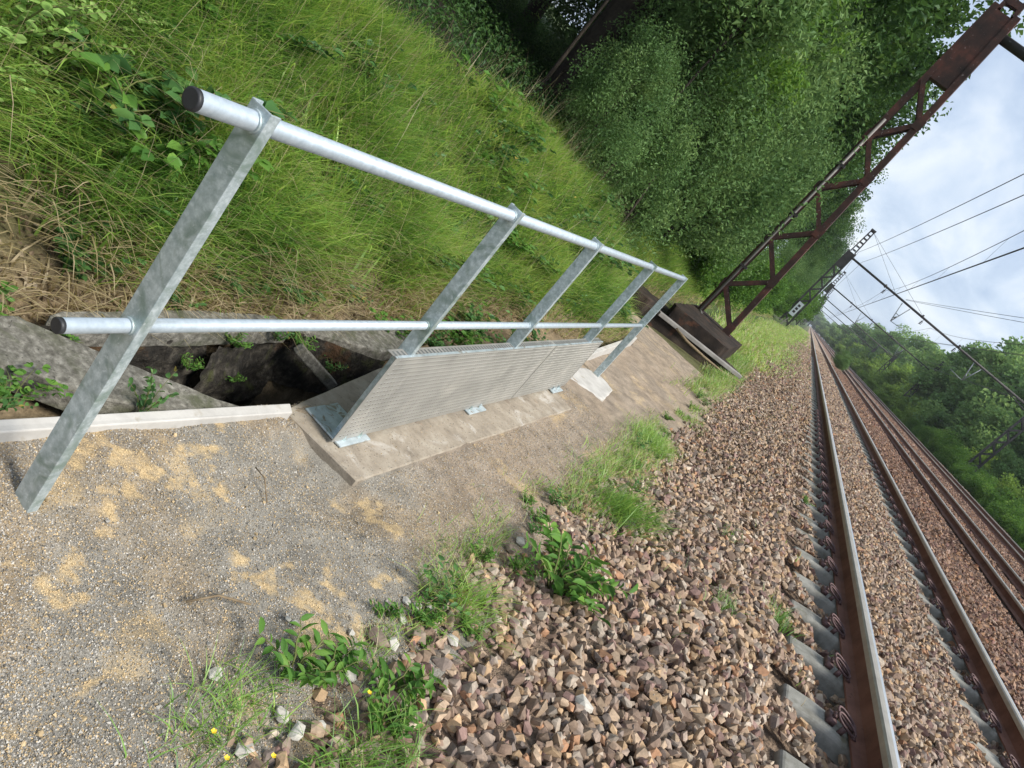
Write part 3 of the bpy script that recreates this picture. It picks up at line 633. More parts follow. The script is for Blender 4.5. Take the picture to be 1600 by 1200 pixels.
def pit():
    p = empty('drain_pit', (-1.4, 2.3, -0.6)); tag(p, 'dark open drain pit with broken mossy masonry walls', 'drain pit')
    def wall(name, a, bb, z0, z1, amp, seed, n=(46, 26), mat='pit_stone', hole=None):
        a = np.array(a, float); bb = np.array(bb, float); u, v = np.meshgrid(np.linspace(0, 1, n[0]), np.linspace(0, 1, n[1]))
        X = a[0] + (bb[0] - a[0]) * u; Y = a[1] + (bb[1] - a[1]) * u; Z = z0 + (z1 - z0) * v
        d = np.array([bb[1] - a[1], a[0] - bb[0]]); d /= np.linalg.norm(d)
        L = np.hypot(*(bb - a)); ds = amp * 2 * (fbm(u * L * 6 + seed, Z * 6, 4, seed) - 0.5) + amp * 0.6 * (fbm(u * L * 25, Z * 25, 3, seed + 3) - 0.5)
        V = np.stack([X + d[0] * ds, Y + d[1] * ds, Z], -1).reshape(-1, 3); i = np.arange(n[0] * n[1]).reshape(n[1], n[0])
        F = np.stack([i[:-1, :-1], i[:-1, 1:], i[1:, 1:], i[1:, :-1]], -1)
        if hole is not None:
            m = ~((u[:-1, :-1] > hole[0]) & (u[:-1, :-1] < hole[1]) & (v[:-1, :-1] < hole[2])); F = F[m]
        V = V - np.array([-1.4, 2.3, -0.6])
        link(name, fastmesh(name, V, F.reshape(-1, 4), M[mat], True), p)
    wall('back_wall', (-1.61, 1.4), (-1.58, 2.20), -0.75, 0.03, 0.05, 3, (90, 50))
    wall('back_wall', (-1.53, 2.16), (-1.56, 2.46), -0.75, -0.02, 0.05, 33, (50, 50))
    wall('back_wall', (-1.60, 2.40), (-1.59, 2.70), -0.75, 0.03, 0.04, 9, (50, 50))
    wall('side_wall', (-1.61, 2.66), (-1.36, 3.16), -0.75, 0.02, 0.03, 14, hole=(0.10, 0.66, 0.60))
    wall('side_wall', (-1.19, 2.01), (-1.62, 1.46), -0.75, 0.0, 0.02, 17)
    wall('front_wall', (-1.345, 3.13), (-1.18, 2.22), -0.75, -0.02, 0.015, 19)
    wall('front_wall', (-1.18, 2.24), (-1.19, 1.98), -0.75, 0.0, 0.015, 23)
    b = MB(); s = lambda x, y, z: (x + 1.4, y - 2.3, z + 0.6)
    b.bar(s(-1.51, 2.64, 0.0), s(-1.39, 2.90, -0.15), 0.04, 0.05); b.build('lintel', M['old_concrete'], p, bevel=0.006)
pit()

# ------------------------------------------------------------------ catenary masts
def mast_foundation():
    f = empty('mast_foundation', (-1.33, 14.6, 0)); tag(f, 'dark sooty two-step concrete foundation under the rusty mast', 'foundation')
    s = lambda b, n, m, bv: b.build(n, m, f, bevel=bv)
    L_ = lambda q: [(x + 1.33, y - 14.6) for x, y in q]
    rough_block('upper_block', M['foundation'], L_([(-1.86, 12.58), (-1.78, 12.44), (-0.74, 12.84), (-0.68, 12.96), (-0.68, 15.6), (-1.92, 15.6)]), -.1, .34, None, None, 0.010, 0.07, f, seed=41)
    rough_block('lower_block', M['foundation'], L_([(-2.40, 11.45), (-1.85, 11.75), (-.30, 12.95), (-.30, 13.6), (-2.40, 13.6)]), -.5, .10, None, None, 0.014, 0.08, f, seed=43)
    rough_block('lower_block', M['foundation'], L_([(-2.5, 11.2), (-2.0, 11.4), (-1.95, 12.3), (-2.5, 12.3)]), -.5, .22, None, None, 0.014, 0.08, f, seed=47)
    b = MB(); b.bar((-1.83 + 1.33, 11.74 - 14.6, 0.13), (-.22 + 1.33, 13.0 - 14.6, 0.11), 0.12, 0.07); s(b, 'edge_beam', M['conduit'], 0.01)
mast_foundation()
b = MB(); b.tube([(-1.45, 11.85, 0.12), (-1.2, 11.95, 0.07), (-0.85, 12.2, 0.04), (-0.5, 12.45, 0.03), (-0.15, 12.8, 0.06)], [.02, .024, .022, .018, .012], 7)
tag(b.build('fallen_branch', M['deadwood'], None, True), 'pale bare branch lying along the sooty mast foundation', 'branch')

def add_mast(g, x, ytop, near, mirror=1, z0=0.33, mat=None):
    """lattice mast with two legs in the plane across the tracks; g has its origin at the left mast's base"""
    m = mat or (M['rust'] if near else M['far_steel'])
    # legs: channels
    HB = 5.95      # height of the gusset plate's bottom
    for s in (-1, 1):
        b = MB()
        p0 = (x + s * 0.355, 0); p1 = (x + s * (0.205 if near else 0.27), 0)
        w = 0.115 if near else 0.13; t = 0.014; dpt = 0.20
        def sec(cx, z): 
            a = s
            pr = [(cx + a * w / 2, -dpt / 2), (cx + a * w / 2, dpt / 2), (cx - a * w / 2, dpt / 2), (cx - a * w / 2, dpt / 2 - t), (cx + a * (w / 2 - t), dpt / 2 - t), (cx + a * (w / 2 - t), -dpt / 2 + t), (cx - a * w / 2, -dpt / 2 + t), (cx - a * w / 2, -dpt / 2)]
            return [(px, py, z) for px, py in pr]
        bt, tp = sec(p0[0], z0), sec(p1[0], 7.4)
        if s < 0: bt, tp = bt[::-1], tp[::-1]
        b.hexa(bt, tp)
        leg = b.build('mast_leg', m, g)
        if near:
            b = MB(); b.box(p0[0] - .1, p0[0] + .1, -.13, .13, z0, z0 + .03); b.build('foot_plate', m, leg)
    b = MB(); zz = z0 + .12; left = True; k = 0
    step = 0.60
    while zz < HB - 0.3:
        f0 = (zz - z0) / 7; f1 = (zz + step - z0) / 7; h0 = .345 - (.14 if near else .06) * f0; h1 = .345 - (.14 if near else .06) * f1
        sx = 1 if left else -1
        for yy in (-.105, .105):
            b.bar((x - sx * h0, yy, zz), (x + sx * h1, yy, zz + step), 0.014, 0.075, (0, 1, 0)) if False else b.bar((x + sx * h0, yy, zz), (x - sx * h1, yy, zz + step), 0.085 if near else 0.12, 0.014, (0, 1, 0))
        if near:
            for sg, zp, hh_ in ((sx, zz, h0),):
                b.box(x + sg * hh_ - .085, x + sg * hh_ + .085, -.1235, -.1125, zp - .10, zp + .10)
        zz += step; left = not left; k += 1
    b.build('bracing', m, g)
    b = MB()
    g_ = .17 if near else .225
    b.prism([(x - g_, -.092), (x + g_, -.092), (x + g_, -.078), (x - g_, -.078)], HB, 7.33); b.prism([(x - g_, .078), (x + g_, .078), (x + g_, .092), (x - g_, .092)], HB, 7.33)
    b.prism([(x - g_, -.074), (x + g_, -.074), (x + g_, .074), (x - g_, .074)], HB, HB + .02)
    b.build('gusset_plate', m, g)
    # upper batten ladder
    b = MB()
    for s in (-1, 1):
        b.bar((x + s * (.14 if near else .19), 0, 7.38), (x + s * .13, 0, ytop), 0.07 if near else 0.09, 0.12, (0, 1, 0))
    for k in range(6):
        z = 7.55 + (ytop - 7.6) * k / 5; b.box(x - .12, x + .12, -.065, -.053, z - .06, z + .06); b.box(x - .12, x + .12, .053, .065, z - .06, z + .06)
    b.box(x - .2, x + .2, -.12, .12, ytop - .02, ytop + .12)
    b.build('upper_ladder', m, g)
def pulloff(g, x, s=1):
    """triangular registration frame hanging from the crossbeam, with its arm"""
    b = MB(); zb = 6.85
    b.tube([(x - .34, 0, zb), (x, 0, 5.40)], .035, 6); b.tube([(x + .34, 0, zb), (x, 0, 5.40)], .035, 6); b.tube([(x - .15, 0, 6.05), (x + .15, 0, 6.05)], .025, 6)
    b.tube([(x, 0, 5.40), (x + s * 1.1, 0, 5.50)], .025, 6); b.tube([(x - .02, 0, 5.7), (x + s * .12, 0, 5.95)], .05, 6)
    b.build('registration_frame', M['zinc_arm'], g, True)
def hanger(g, x):
    b = MB(); b.tube([(x, 0, 6.95), (x - .1, 0, 6.45)], .02, 5)
    for k in range(3): b.tube([(x - .02, 0, 6.75 - .1 * k), (x - .02, 0, 6.70 - .1 * k)], .085, 8)
    b.build('insulator', M['far_steel'], g, True)
def gantry(y, near, label, xl=-1.38, xr=15.0, sign=False, detail=True, zr=-2.0):
    g = empty('catenary_gantry', (xl, y, 0)); tag(g, label, 'gantry', None if near else 'catenary gantries along the line')
    add_mast(g, 0, 9.35, near)
    mt = M['rust'] if near else M['far_steel']
    W_ = xr - xl
    b = MB(); b.tube([(0.25, 0, 7.05), (W_ - .2, 0, 6.85)], .085, 10); b.tube([(W_ - 3.2, 0, 6.9), (W_ - .2, 0, 6.45)], .04, 6)
    b.build('crossbeam', M['far_steel'], g, True)
    add_mast(g, W_, 8.6, False, z0=zr + 1.3)
    if detail:
        for xx in (4.3, 6.75):
            b = MB(); b.tube([(0.1, 0, 9.3), (xx, 0, 7.05)], .012, 4); b.build('stay_wire', M['wire'], g)
        b = MB(); b.tube([(W_ - .1, 0, 8.5), (W_ - 4.5, 0, 7.0)], .012, 4); b.build('stay_wire', M['wire'], g)
        pulloff(g, 3.84 - xl); pulloff(g, 10.18 - xl, -1)
        hanger(g, 2.0 - xl); hanger(g, 5.4 - xl); hanger(g, 8.3 - xl)
        for xx in (3.35, 6.7, 9.9):
            b = MB(); b.tube([(xx, 0, 7.02), (xx + .12, 0, 7.02)], .14, 8); b.build('clamp', M['far_steel'], g, True)
    if sign:
        b = MB(); b.box(-.22, .22, -.2, -.185, 1.15, 2.35); p = b.build('sign_plate', M['white_sign'], g)
        b = MB()
        for k in range(3): b.box(-.10, .10, -.206, -.2005, 1.4 + k * .28, 1.58 + k * .28)
        b.build('sign_mark', M['far_steel'], p)
        b = MB(); b.bar((-.8, -.3, .3), (.15, -.2, .55), .08, .06); b.bar((-.1, -.3, .0), (.05, -.25, .9), .06, .06); b.build('bonding_strut', M['conduit'], g)
    return g
g1 = gantry(15.0, True, 'rusted red lattice mast of the nearest catenary gantry on its sooty foundation', -1.39)
b = MB(); b.tube([(-.34, -.135, .35), (-.287, -.135, 3.0), (-.247, -.135, 5.0)], .028, 8); b.tube([(-.34, -.135, .35), (-.25, -.3, .34)], .025, 6); b.build('conduit', M['conduit'], g1, True)
b = MB()
for z in (1.5, 2.8, 3.95): b.box(-.40 + .015 * z, -.24 + .015 * z, -.175, -.08, z, z + .05)
b.build('clamp', M['far_steel'], g1)
gantry(60.0, False, 'dark catenary gantry with a white sign low on its lattice mast', -1.6, sign=True)
gantry(106.0, False, 'second dark catenary gantry down the line, behind the one with the sign', -1.7)
gantry(152.0, False, 'third dark catenary gantry down the line', -1.7, detail=False)
gantry(198.0, False, 'fourth dark catenary gantry down the line', -1.7, detail=False)
gantry(246.0, False, 'farthest visible catenary gantry near the vanishing point', -1.7, detail=False)
b = MB(); b.hexa([(14.2, 59.4, -2.6), (15.8, 59.4, -2.6), (15.8, 60.6, -2.6), (14.2, 60.6, -2.6)], [(14.5, 59.6, -.6), (15.5, 59.6, -.6), (15.5, 60.4, -.6), (14.5, 60.4, -.6)])
tag(b.build('mast_foundation', M['old_concrete'], None, bevel=.03), 'pale concrete foundation under the far right gantry mast', 'foundation')

def wire(label, pts, r, sag=0.0, group=None):
    b = MB(); P = []
    for (a, c) in zip(pts[:-1], pts[1:]):
        for k in range(12):
            t = k / 12; q = [a[i] + (c[i] - a[i]) * t for i in range(3)]; q[2] -= sag * 4 * t * (1 - t); P.append(q)
    P.append(pts[-1]); b.tube(P, r, 5)
    return b, P, label
def catenary(x, label):
    g = empty('overhead_line', (x, 15, 0)); tag(g, label, 'overhead line', 'overhead lines above the tracks')
    ys = [-30, 15, 60, 106, 152, 198, 246]
    def seg(z, sag):
        P = []
        for a, c in zip(ys[:-1], ys[1:]):
            for k in range(12):
                t = k / 12; P.append((0, a + (c - a) * t - 15, z - sag * 4 * t * (1 - t)))
        P.append((0, ys[-1] - 15, z)); return P
    ms = seg(6.75, 0.75); b = MB(); b.tube(ms, .010, 5); b.build('messenger_wire', M['wire'], g)
    b = MB(); ct = [(0.0, p[1], 5.52) for p in ms]; b.tube(ct, .011, 5); b.build('contact_wire', M['wire'], g)
    b = MB(); ct = [(0.06, p[1], 5.60) for p in ms]; b.tube(ct, .009, 5); b.build('contact_wire', M['wire'], g)
    b = MB()
    for i in range(2, len(ms) - 24, 2): b.tube([ms[i], (0, ms[i][1], 5.52)], .004, 4)
    b.build('dropper', M['wire'], g)
catenary(1.98, 'twin contact wires and messenger above the nearest track')
catenary(6.1, 'catenary wires above the middle track')
catenary(10.3, 'catenary wires above the farthest track')
def feeder(pts, label, sag):
    b, P, l = wire(label, pts, .012, sag); o = b.build('feeder_cable', M['wire']); tag(o, l, 'cable')
feeder([(1.3, 15, 7.2), (-1.3, 60, 7.62), (-1.5, 106, 7.5)], 'upper feeder cable sagging to the mast with the sign', 0.25)
feeder([(1.55, 15, 6.75), (-0.6, 60, 7.25), (-1.2, 106, 7.2)], 'lower feeder cable sagging to the mast with the sign', 0.22)
feeder([(9.5, 15, 8.4), (3.5, 60, 7.2)], 'upper of two cables crossing the grey sky to the right', 0.1)
feeder([(9.7, 15, 8.1), (3.5, 60, 7.15)], 'lower of two cables crossing the grey sky to the right', 0.1)

# ------------------------------------------------------------------ foliage templates
def leaf_cards(P, size, rnd, up=0.35, elong=0.55, droop=0.0, dirs=None):
    n = len(P)
    nrm = rng.normal(size=(n, 3)); nrm[:, 2] = np.abs(nrm[:, 2]) + up; nrm /= np.linalg.norm(nrm, axis=1)[:, None]
    a = rng.normal(size=(n, 3)) if dirs is None else dirs + 0.35 * rng.normal(size=(n, 3)); a[:, 2] -= droop
    a -= (a * nrm).sum(1)[:, None] * nrm; a /= np.linalg.norm(a, axis=1)[:, None] + 1e-9
    b = np.cross(nrm, a); s = size[:, None]
    base = P - a * s * 0.5; tip = P + a * s * 0.5 - nrm * s * 0.12
    l = P + b * s * elong * 0.5 + nrm * s * 0.10 - a * s * 0.06; r = P - b * s * elong * 0.5 + nrm * s * 0.10 - a * s * 0.06
    V = np.stack([base, l, tip, r], 1).reshape(-1, 3); i = np.arange(n)[:, None] * 4
    F = np.concatenate([i + np.array([[0, 2, 1]]), i + np.array([[0, 3, 2]])])
    return V, F, np.repeat(rnd, 4)
def crown_points(n, rad, cen, nclump, spread, hollow=0.5, seed=0):
    """points in many small clumps spread through an uneven ellipsoid"""
    u = rng.normal(size=(nclump, 3)); u /= np.linalg.norm(u, axis=1)[:, None]
    rr = (hollow + (1 - hollow) * rng.random(nclump)) * (0.82 + 0.25 * rng.random(nclump))
    C = u * rr[:, None] * np.array(rad) + np.array(cen)
    k = rng.integers(0, nclump, n); cs = 0.6 + 0.8 * rng.random(nclump)
    d = rng.normal(size=(n, 3)); d /= np.linalg.norm(d, axis=1)[:, None]; d *= (rng.random(n) ** 0.45)[:, None]
    P = C[k] + d * 1.75 * np.array(spread) * cs[k][:, None]
    tone = rng.random(nclump)
    return P, tone[k], C
def tree_meshes(name, h, rad, cz, nleaf, lsize, nclump, spread, mat, trunk_r, elong=0.6, hollow=0.45, tonew=0.5, limbs=9, droop=0.1, zmin=None):
    P, tone, C = crown_points(nleaf, rad, (0, 0, cz), nclump, spread, hollow)
    if zmin is not None: P[:, 2] = np.where(P[:, 2] < zmin, zmin + np.abs(rng.normal(size=len(P))) * 0.3, P[:, 2])
    rnd = np.clip(tonew * tone + (1 - tonew) * rng.random(len(P)), 0, 1)
    V, F, r4 = leaf_cards(P, lsize * rng.uniform(0.6, 1.35, len(P)), rnd, elong=elong, droop=droop)
    crown = fastmesh(name + '_crown', V, F, M[mat], False, pattr={'rnd': r4})
    b = MB(); top = cz + rad[2] * 0.5; pts = []; rs = []
    for k in range(8):
        t = k / 7; pts.append((0.12 * math.sin(3 * t + h), 0.12 * math.cos(2.3 * t) - 0.12, -0.3 + (top + 0.3) * t)); rs.append(trunk_r * (1.15 - 0.95 * t))
    b.tube(pts, rs, 9)
    idx = rng.choice(len(C), limbs, replace=False)
    for i in idx:
        z = min(max(C[i][2] - 0.35 * np.hypot(C[i][0], C[i][1]) - 0.3, top * 0.22), top * 0.9); t = (z + 0.3) / (top + 0.3)
        p0 = Vector((0, 0, z)); p1 = Vector(C[i]); mid = p0.lerp(p1, .5) + Vector((0, 0, .12 * (p1 - p0).length))
        r0 = trunk_r * (1.1 - 0.9 * t) * .5; b.tube([p0, mid, p1], [r0, r0 * .6, r0 * .2], 6)
    o = b.build(name + '_trunk', M['bark'], None, True); tm = o.data; bpy.data.objects.remove(o)
    return tm, crown
def place_tree(name, meshes, loc, sc, rz, label, cat, group, part=('trunk', 'crown')):
    o = empty(name, loc, rz); o.scale = sc if isinstance(sc, tuple) else (sc,) * 3
    link(part[0], meshes[0], o); link(part[1], meshes[1], o); tag(o, label, cat, group); return o

OAK = [tree_meshes('oak_%d' % k, 10, (3.0, 3.0, 3.2), 6.3, 36000, 0.145, 120, (.46, .46, .30), 'leaf_oak', 0.20, hollow=0.35) for k in range(3)]
BUSH = [tree_meshes('bush_%d' % k, 4, (1.25, 1.3, 1.9), 1.9, 26000, 0.074, 85, (.23, .23, .27), 'leaf_bush', 0.04, elong=0.45, hollow=0.4, tonew=0.65, droop=0.3, zmin=0.02) for k in range(3)]
SAP = [tree_meshes('sap_%d' % k, 5, (0.95, 0.95, 1.5), 3.4, 5200, 0.085, 34, (.22, .22, .18), 'leaf_bright' if k else 'leaf_bush', 0.026, elong=0.5, hollow=0.3, limbs=16, droop=0.2) for k in range(2)]
LOW = [tree_meshes('low_%d' % k, 2, (0.9, 0.9, 0.75), 0.65, 9000, 0.075, 60, (.16, .16, .14), 'leaf_bright', 0.025, elong=0.5, hollow=0.3, zmin=0.02) for k in range(2)]
FAR = [tree_meshes('far_%d' % k, 12, (4.2, 4.2, 5.2), 6.3, 30000, 0.32, 110, (.66, .66, .50), 'leaf_far', 0.25, hollow=0.4) for k in range(2)]
FARY = [tree_meshes('fary_%d' % k, 9, (3.4, 3.4, 3.6), 4.0, 22000, 0.26, 90, (.55, .55, .45), 'leaf_far_yellow', 0.2, hollow=0.4, zmin=0.1) for k in range(2)]
gz = lambda x, y: float(ground_z(np.array([x]), np.array([y]))[0])
# trees of the wood on the bank (left)
oaks = [(-4.7, 5.7, 1.12), (-5.6, 3.9, .95), (-4.45, 9.5, 1.0), (-4.75, 11.0, 1.02), (-6.6, 6.0, 1.05), (-7.5, 10.5, 1.1), (-5.3, 12.0, 1.0), (-4.6, 16.5, .95), (-6.5, 18.5, 1.1), (-8.8, 7.5, 1.1), (-9.5, 13.0, 1.2), (-5.0, 22.5, 1.02), (-7.0, 26, 1.1), (-5.6, 30, 1.05), (-6.4, 38, 1.1), (-8.5, 34, 1.15), (-6.9, 47, 1.15), (-7.4, 57, 1.2), (-4.6, 68, .62), (-5.0, 78, .7), (-5.4, 90, .8), (-6.0, 105, 1.0), (-7, 68, 1.2), (-7.4, 85, 1.3), (-7.2, 122, 1.4), (-8, 145, 1.5), (-9, 180, 1.6), (-11.5, 20, 1.25), (-12, 9, 1.2), (-7.5, 2.6, 1.0), (-10.5, 4, 1.1), (-13, 30, 1.3), (-14, 16, 1.2), (-16, 23, 1.3), (-10, 25, 1.2), (-11, 37, 1.3), (-9, 46, 1.3), (-12.5, 12.5, 1.1), (-15, 6, 1.2)]
for i, (x, y, s) in enumerate(oaks):
    lab = 'tall dark green oak in the wood on the bank' if i not in (7, 11) else ('leafy oak whose branches hang behind the rusty mast' if i == 7 else 'oak edging the sky just past the rusty mast')
    place_tree('oak_tree', OAK[i % 3], (x, y, gz(x, y)), (s, s, s * random.uniform(.92, 1.1)), random.uniform(0, 6.28), lab, 'tree', 'oaks of the wood on the bank')
bushes = [(-3.2, 8.2, .50), (-3.3, 9.3, .70), (-3.2, 10.8, 1.0), (-3.5, 9.9, .62), (-4.2, 12.4, 1.2), (-9.5, 14, 1.2), (-8, 16.5, 1.2), (-6, 14.5, 1.1), (-11, 10.5, 1.0), (-3.4, 12.6, 1.3), (-4.2, 11.8, 1.35), (-3.2, 15.2, 1.2), (-4.2, 14.2, 1.5), (-3.6, 18.5, 1.25), (-3.5, 21.5, 1.2), (-3.9, 25, 1.3), (-8.6, 6.2, .8), (-8.2, 9.2, .9), (-9.5, 4.0, .9), (-4.1, 62, 1.2), (-3.8, 72, 1.3), (-4.0, 84, 1.5), (-4.3, 98, 1.7), (-4.6, 115, 2.0), (-4.2, 52, 1.1)]
for i, (x, y, s) in enumerate(bushes):
    place_tree('bush', BUSH[i % 3], (x, y, gz(x, y) - .05), (s, s, s * random.uniform(.9, 1.1)), random.uniform(0, 6.28), 'fine-leaved green bush at the edge of the wood on the bank', 'bush', 'fine-leaved bushes at the wood edge', ('stem', 'foliage'))
for i, (x, y, s, lab) in enumerate([(-3.0, 8.9, .95, 'slender sapling with bright leaves among the bushes'), (-2.9, 10.2, 1.0, 'leaning thin-stemmed sapling left of the rusty mast'), (-3.2, 12.0, 1.2, 'taller sapling with light foliage close behind the rusty mast'), (-4.2, 8.4, 1.0, 'young tree with a dark stem at the shaded wood edge')]):
    o = place_tree('young_tree', SAP[i % 2], (x, y, gz(x, y)), s, random.uniform(0, 6.28), lab, 'tree', None); o.rotation_euler[0] = random.uniform(-.08, .08); o.rotation_euler[1] = random.uniform(.0, .16)
low = [(-3.0, 64, 2.4), (-3.1, 76, 2.8), (-3.3, 90, 3.2), (-3.6, 106, 3.6), (-2.9, 24, 1.3), (-3.0, 29, 1.5), (-3.1, 34, 1.6), (-3.2, 40, 1.7), (-3.3, 47, 1.7), (-3.6, 55, 1.8), (-2.9, 19, 1.1)]
for i, (x, y, s) in enumerate(low):
    place_tree('bush', LOW[i % 2], (x, y, gz(x, y) - .05), s, random.uniform(0, 6.28), 'bright green low bush on the bank beyond the rusty mast', 'bush', 'bright low bushes beyond the mast', ('stem', 'foliage'))
# far side: bright shrubs along the edge, then trees below the embankment
for i in range(22):
    y = 24 + i * 2.6 + random.uniform(-.8, .8); x = 13.4 + random.uniform(-.3, .9); s = random.uniform(1.0, 1.7)
    place_tree('bush', LOW[i % 2], (x, y, gz(x, y) - .1), s, random.uniform(0, 6.28), 'bright green low shrub on the far edge of the tracks', 'bush', 'low shrubs along the far track edge', ('stem', 'foliage'))
place_tree('bush', BUSH[0], (4.3, 72, .1), (.42, .6, .36), 1.0, 'small scrubby bush between the tracks near the vanishing point', 'bush', None, ('stem', 'foliage'))
place_tree('bush', BUSH[1], (4.45, 76, .1), (.5, .8, .48), 2.0, 'taller scrubby bush just behind the small one between the tracks', 'bush', None, ('stem', 'foliage'))
far = []
def fartree(az, y, el, kind, wid=1.0):
    x = az * y; z = gz(x, y); topz = 1.5 + el * y; h = topz - z
    T = (FAR if kind == 0 else FARY)[len(far) % 2]; H = 11.2 if kind == 0 else 7.4
    s = h / H
    lab = 'dark green broadleaf tree below the far side of the line' if kind == 0 else 'yellow-green bushy tree below the far side of the line'
    far.append(place_tree('broadleaf_tree', T, (x, y, z), (s * wid, s * wid, s), random.uniform(0, 6.28), lab, 'tree', 'dark trees on the far side' if kind == 0 else 'yellow-green trees on the far side'))
for a in [(.20, 108, .135, 0, 1), (.235, 92, .15, 0, 1), (.285, 80, .15, 0, 1.05), (.33, 72, .16, 0, 1), (.165, 150, .085, 0, 1), (.14, 175, .078, 0, 1.1), (.118, 200, .072, 0, 1.2), (.100, 225, .074, 0, 1.2), (.083, 250, .050, 0, 1.3), (.066, 300, .052, 0, 1.3), (.05, 340, .036, 0, 1.4), (.037, 420, .028, 0, 1.5), (.024, 500, .021, 0, 1.6), (.012, 600, .018, 0, 1.6), (-.002, 620, .020, 0, 1.6), (.19, 130, .11, 0, 1),
          (.40, 60, .17, 0, 1), (.26, 70, .07, 0, 1.1), (.31, 60, .06, 0, 1), (.37, 52, .06, 0, 1), (.23, 84, .075, 0, 1.1),
          (.165, 120, .045, 1, 1), (.135, 140, .040, 1, 1), (.112, 165, .036, 1, 1.1), (.20, 95, .045, 1, 1), (.235, 78, .035, 1, 1), (.27, 66, .025, 1, 1), (.30, 55, .02, 1, 1), (.34, 48, .01, 1, 1), (.092, 200, .03, 1, 1.2), (.075, 240, .026, 1, 1.2), (.058, 290, .022, 1, 1.3), (.21, 70, .01, 1, 1), (.245, 60, .0, 1, 1), (.18, 88, .018, 1, 1), (.155, 105, .016, 1, 1), (.13, 125, .012, 1, 1), (.105, 150, .01, 1, 1.1), (.42, 44, .02, 1, 1), (.16, 98, -.004, 1, 1.6), (.14, 108, -.003, 1, 1.6), (.125, 120, -.002, 1, 1.7), (.108, 135, 0, 1, 1.8), (.094, 150, .002, 1, 1.8), (.082, 170, .004, 1, 1.9), (.071, 195, .006, 1, 2), (.061, 225, .007, 1, 2), (.052, 265, .008, 1, 2.1), (.043, 310, .009, 1, 2.2), (.035, 370, .010, 1, 2.2), (.027, 430, .010, 1, 2.3), (.019, 520, .010, 1, 2.4), (.010, 620, .010, 1, 2.5)]:
    fartree(*a)

# ------------------------------------------------------------------ grass
def blades(P, h, w, lean, rnd, seg=3, ldir=None):
    n = len(P); a = rng.uniform(0, 2 * np.pi, n)
    d = np.stack([np.cos(a), np.sin(a), np.zeros(n)], -1)
    if ldir is not None:
        d = d * 0.6 + np.array(ldir); d /= np.linalg.norm(d, axis=1)[:, None]
    side = np.stack([-d[:, 1], d[:, 0], np.zeros(n)], -1); vs = []
    tw = rng.uniform(-.6, .6, n)
    side = side * np.cos(tw)[:, None] + d * np.sin(tw)[:, None]
    for k in range(seg + 1):
        t = k / seg; c = P + d * (lean * h * t ** 1.8)[:, None] + np.array([0, 0, 1]) * (h * (t - 0.45 * np.minimum(lean, 1.6) * t ** 2.4 / 1.3))[:, None]
        ww = w * (1 - t ** 1.6) * 0.5
        if k < seg: vs += [c - side * ww[:, None], c + side * ww[:, None]]
        else: vs += [c]
    m = 2 * seg + 1; V = np.stack(vs, 1).reshape(-1, 3); i = np.arange(n)[:, None] * m
    Fq = np.concatenate([i + np.array([[2 * k, 2 * k + 1, 2 * k + 3, 2 * k + 2]]) for k in range(seg - 1)]); Ft = i + np.array([[2 * seg - 2, 2 * seg - 1, 2 * seg]])
    return V, [Fq, Ft], np.repeat(rnd, m)
def join(parts):
    V = []; Q = []; T = []; Rr = []; o = 0
    for v, (q, t), r in parts: V.append(v); Q.append(q + o); T.append(t + o); Rr.append(r); o += len(v)
    return np.concatenate(V), [np.concatenate(Q), np.concatenate(T)], np.concatenate(Rr)
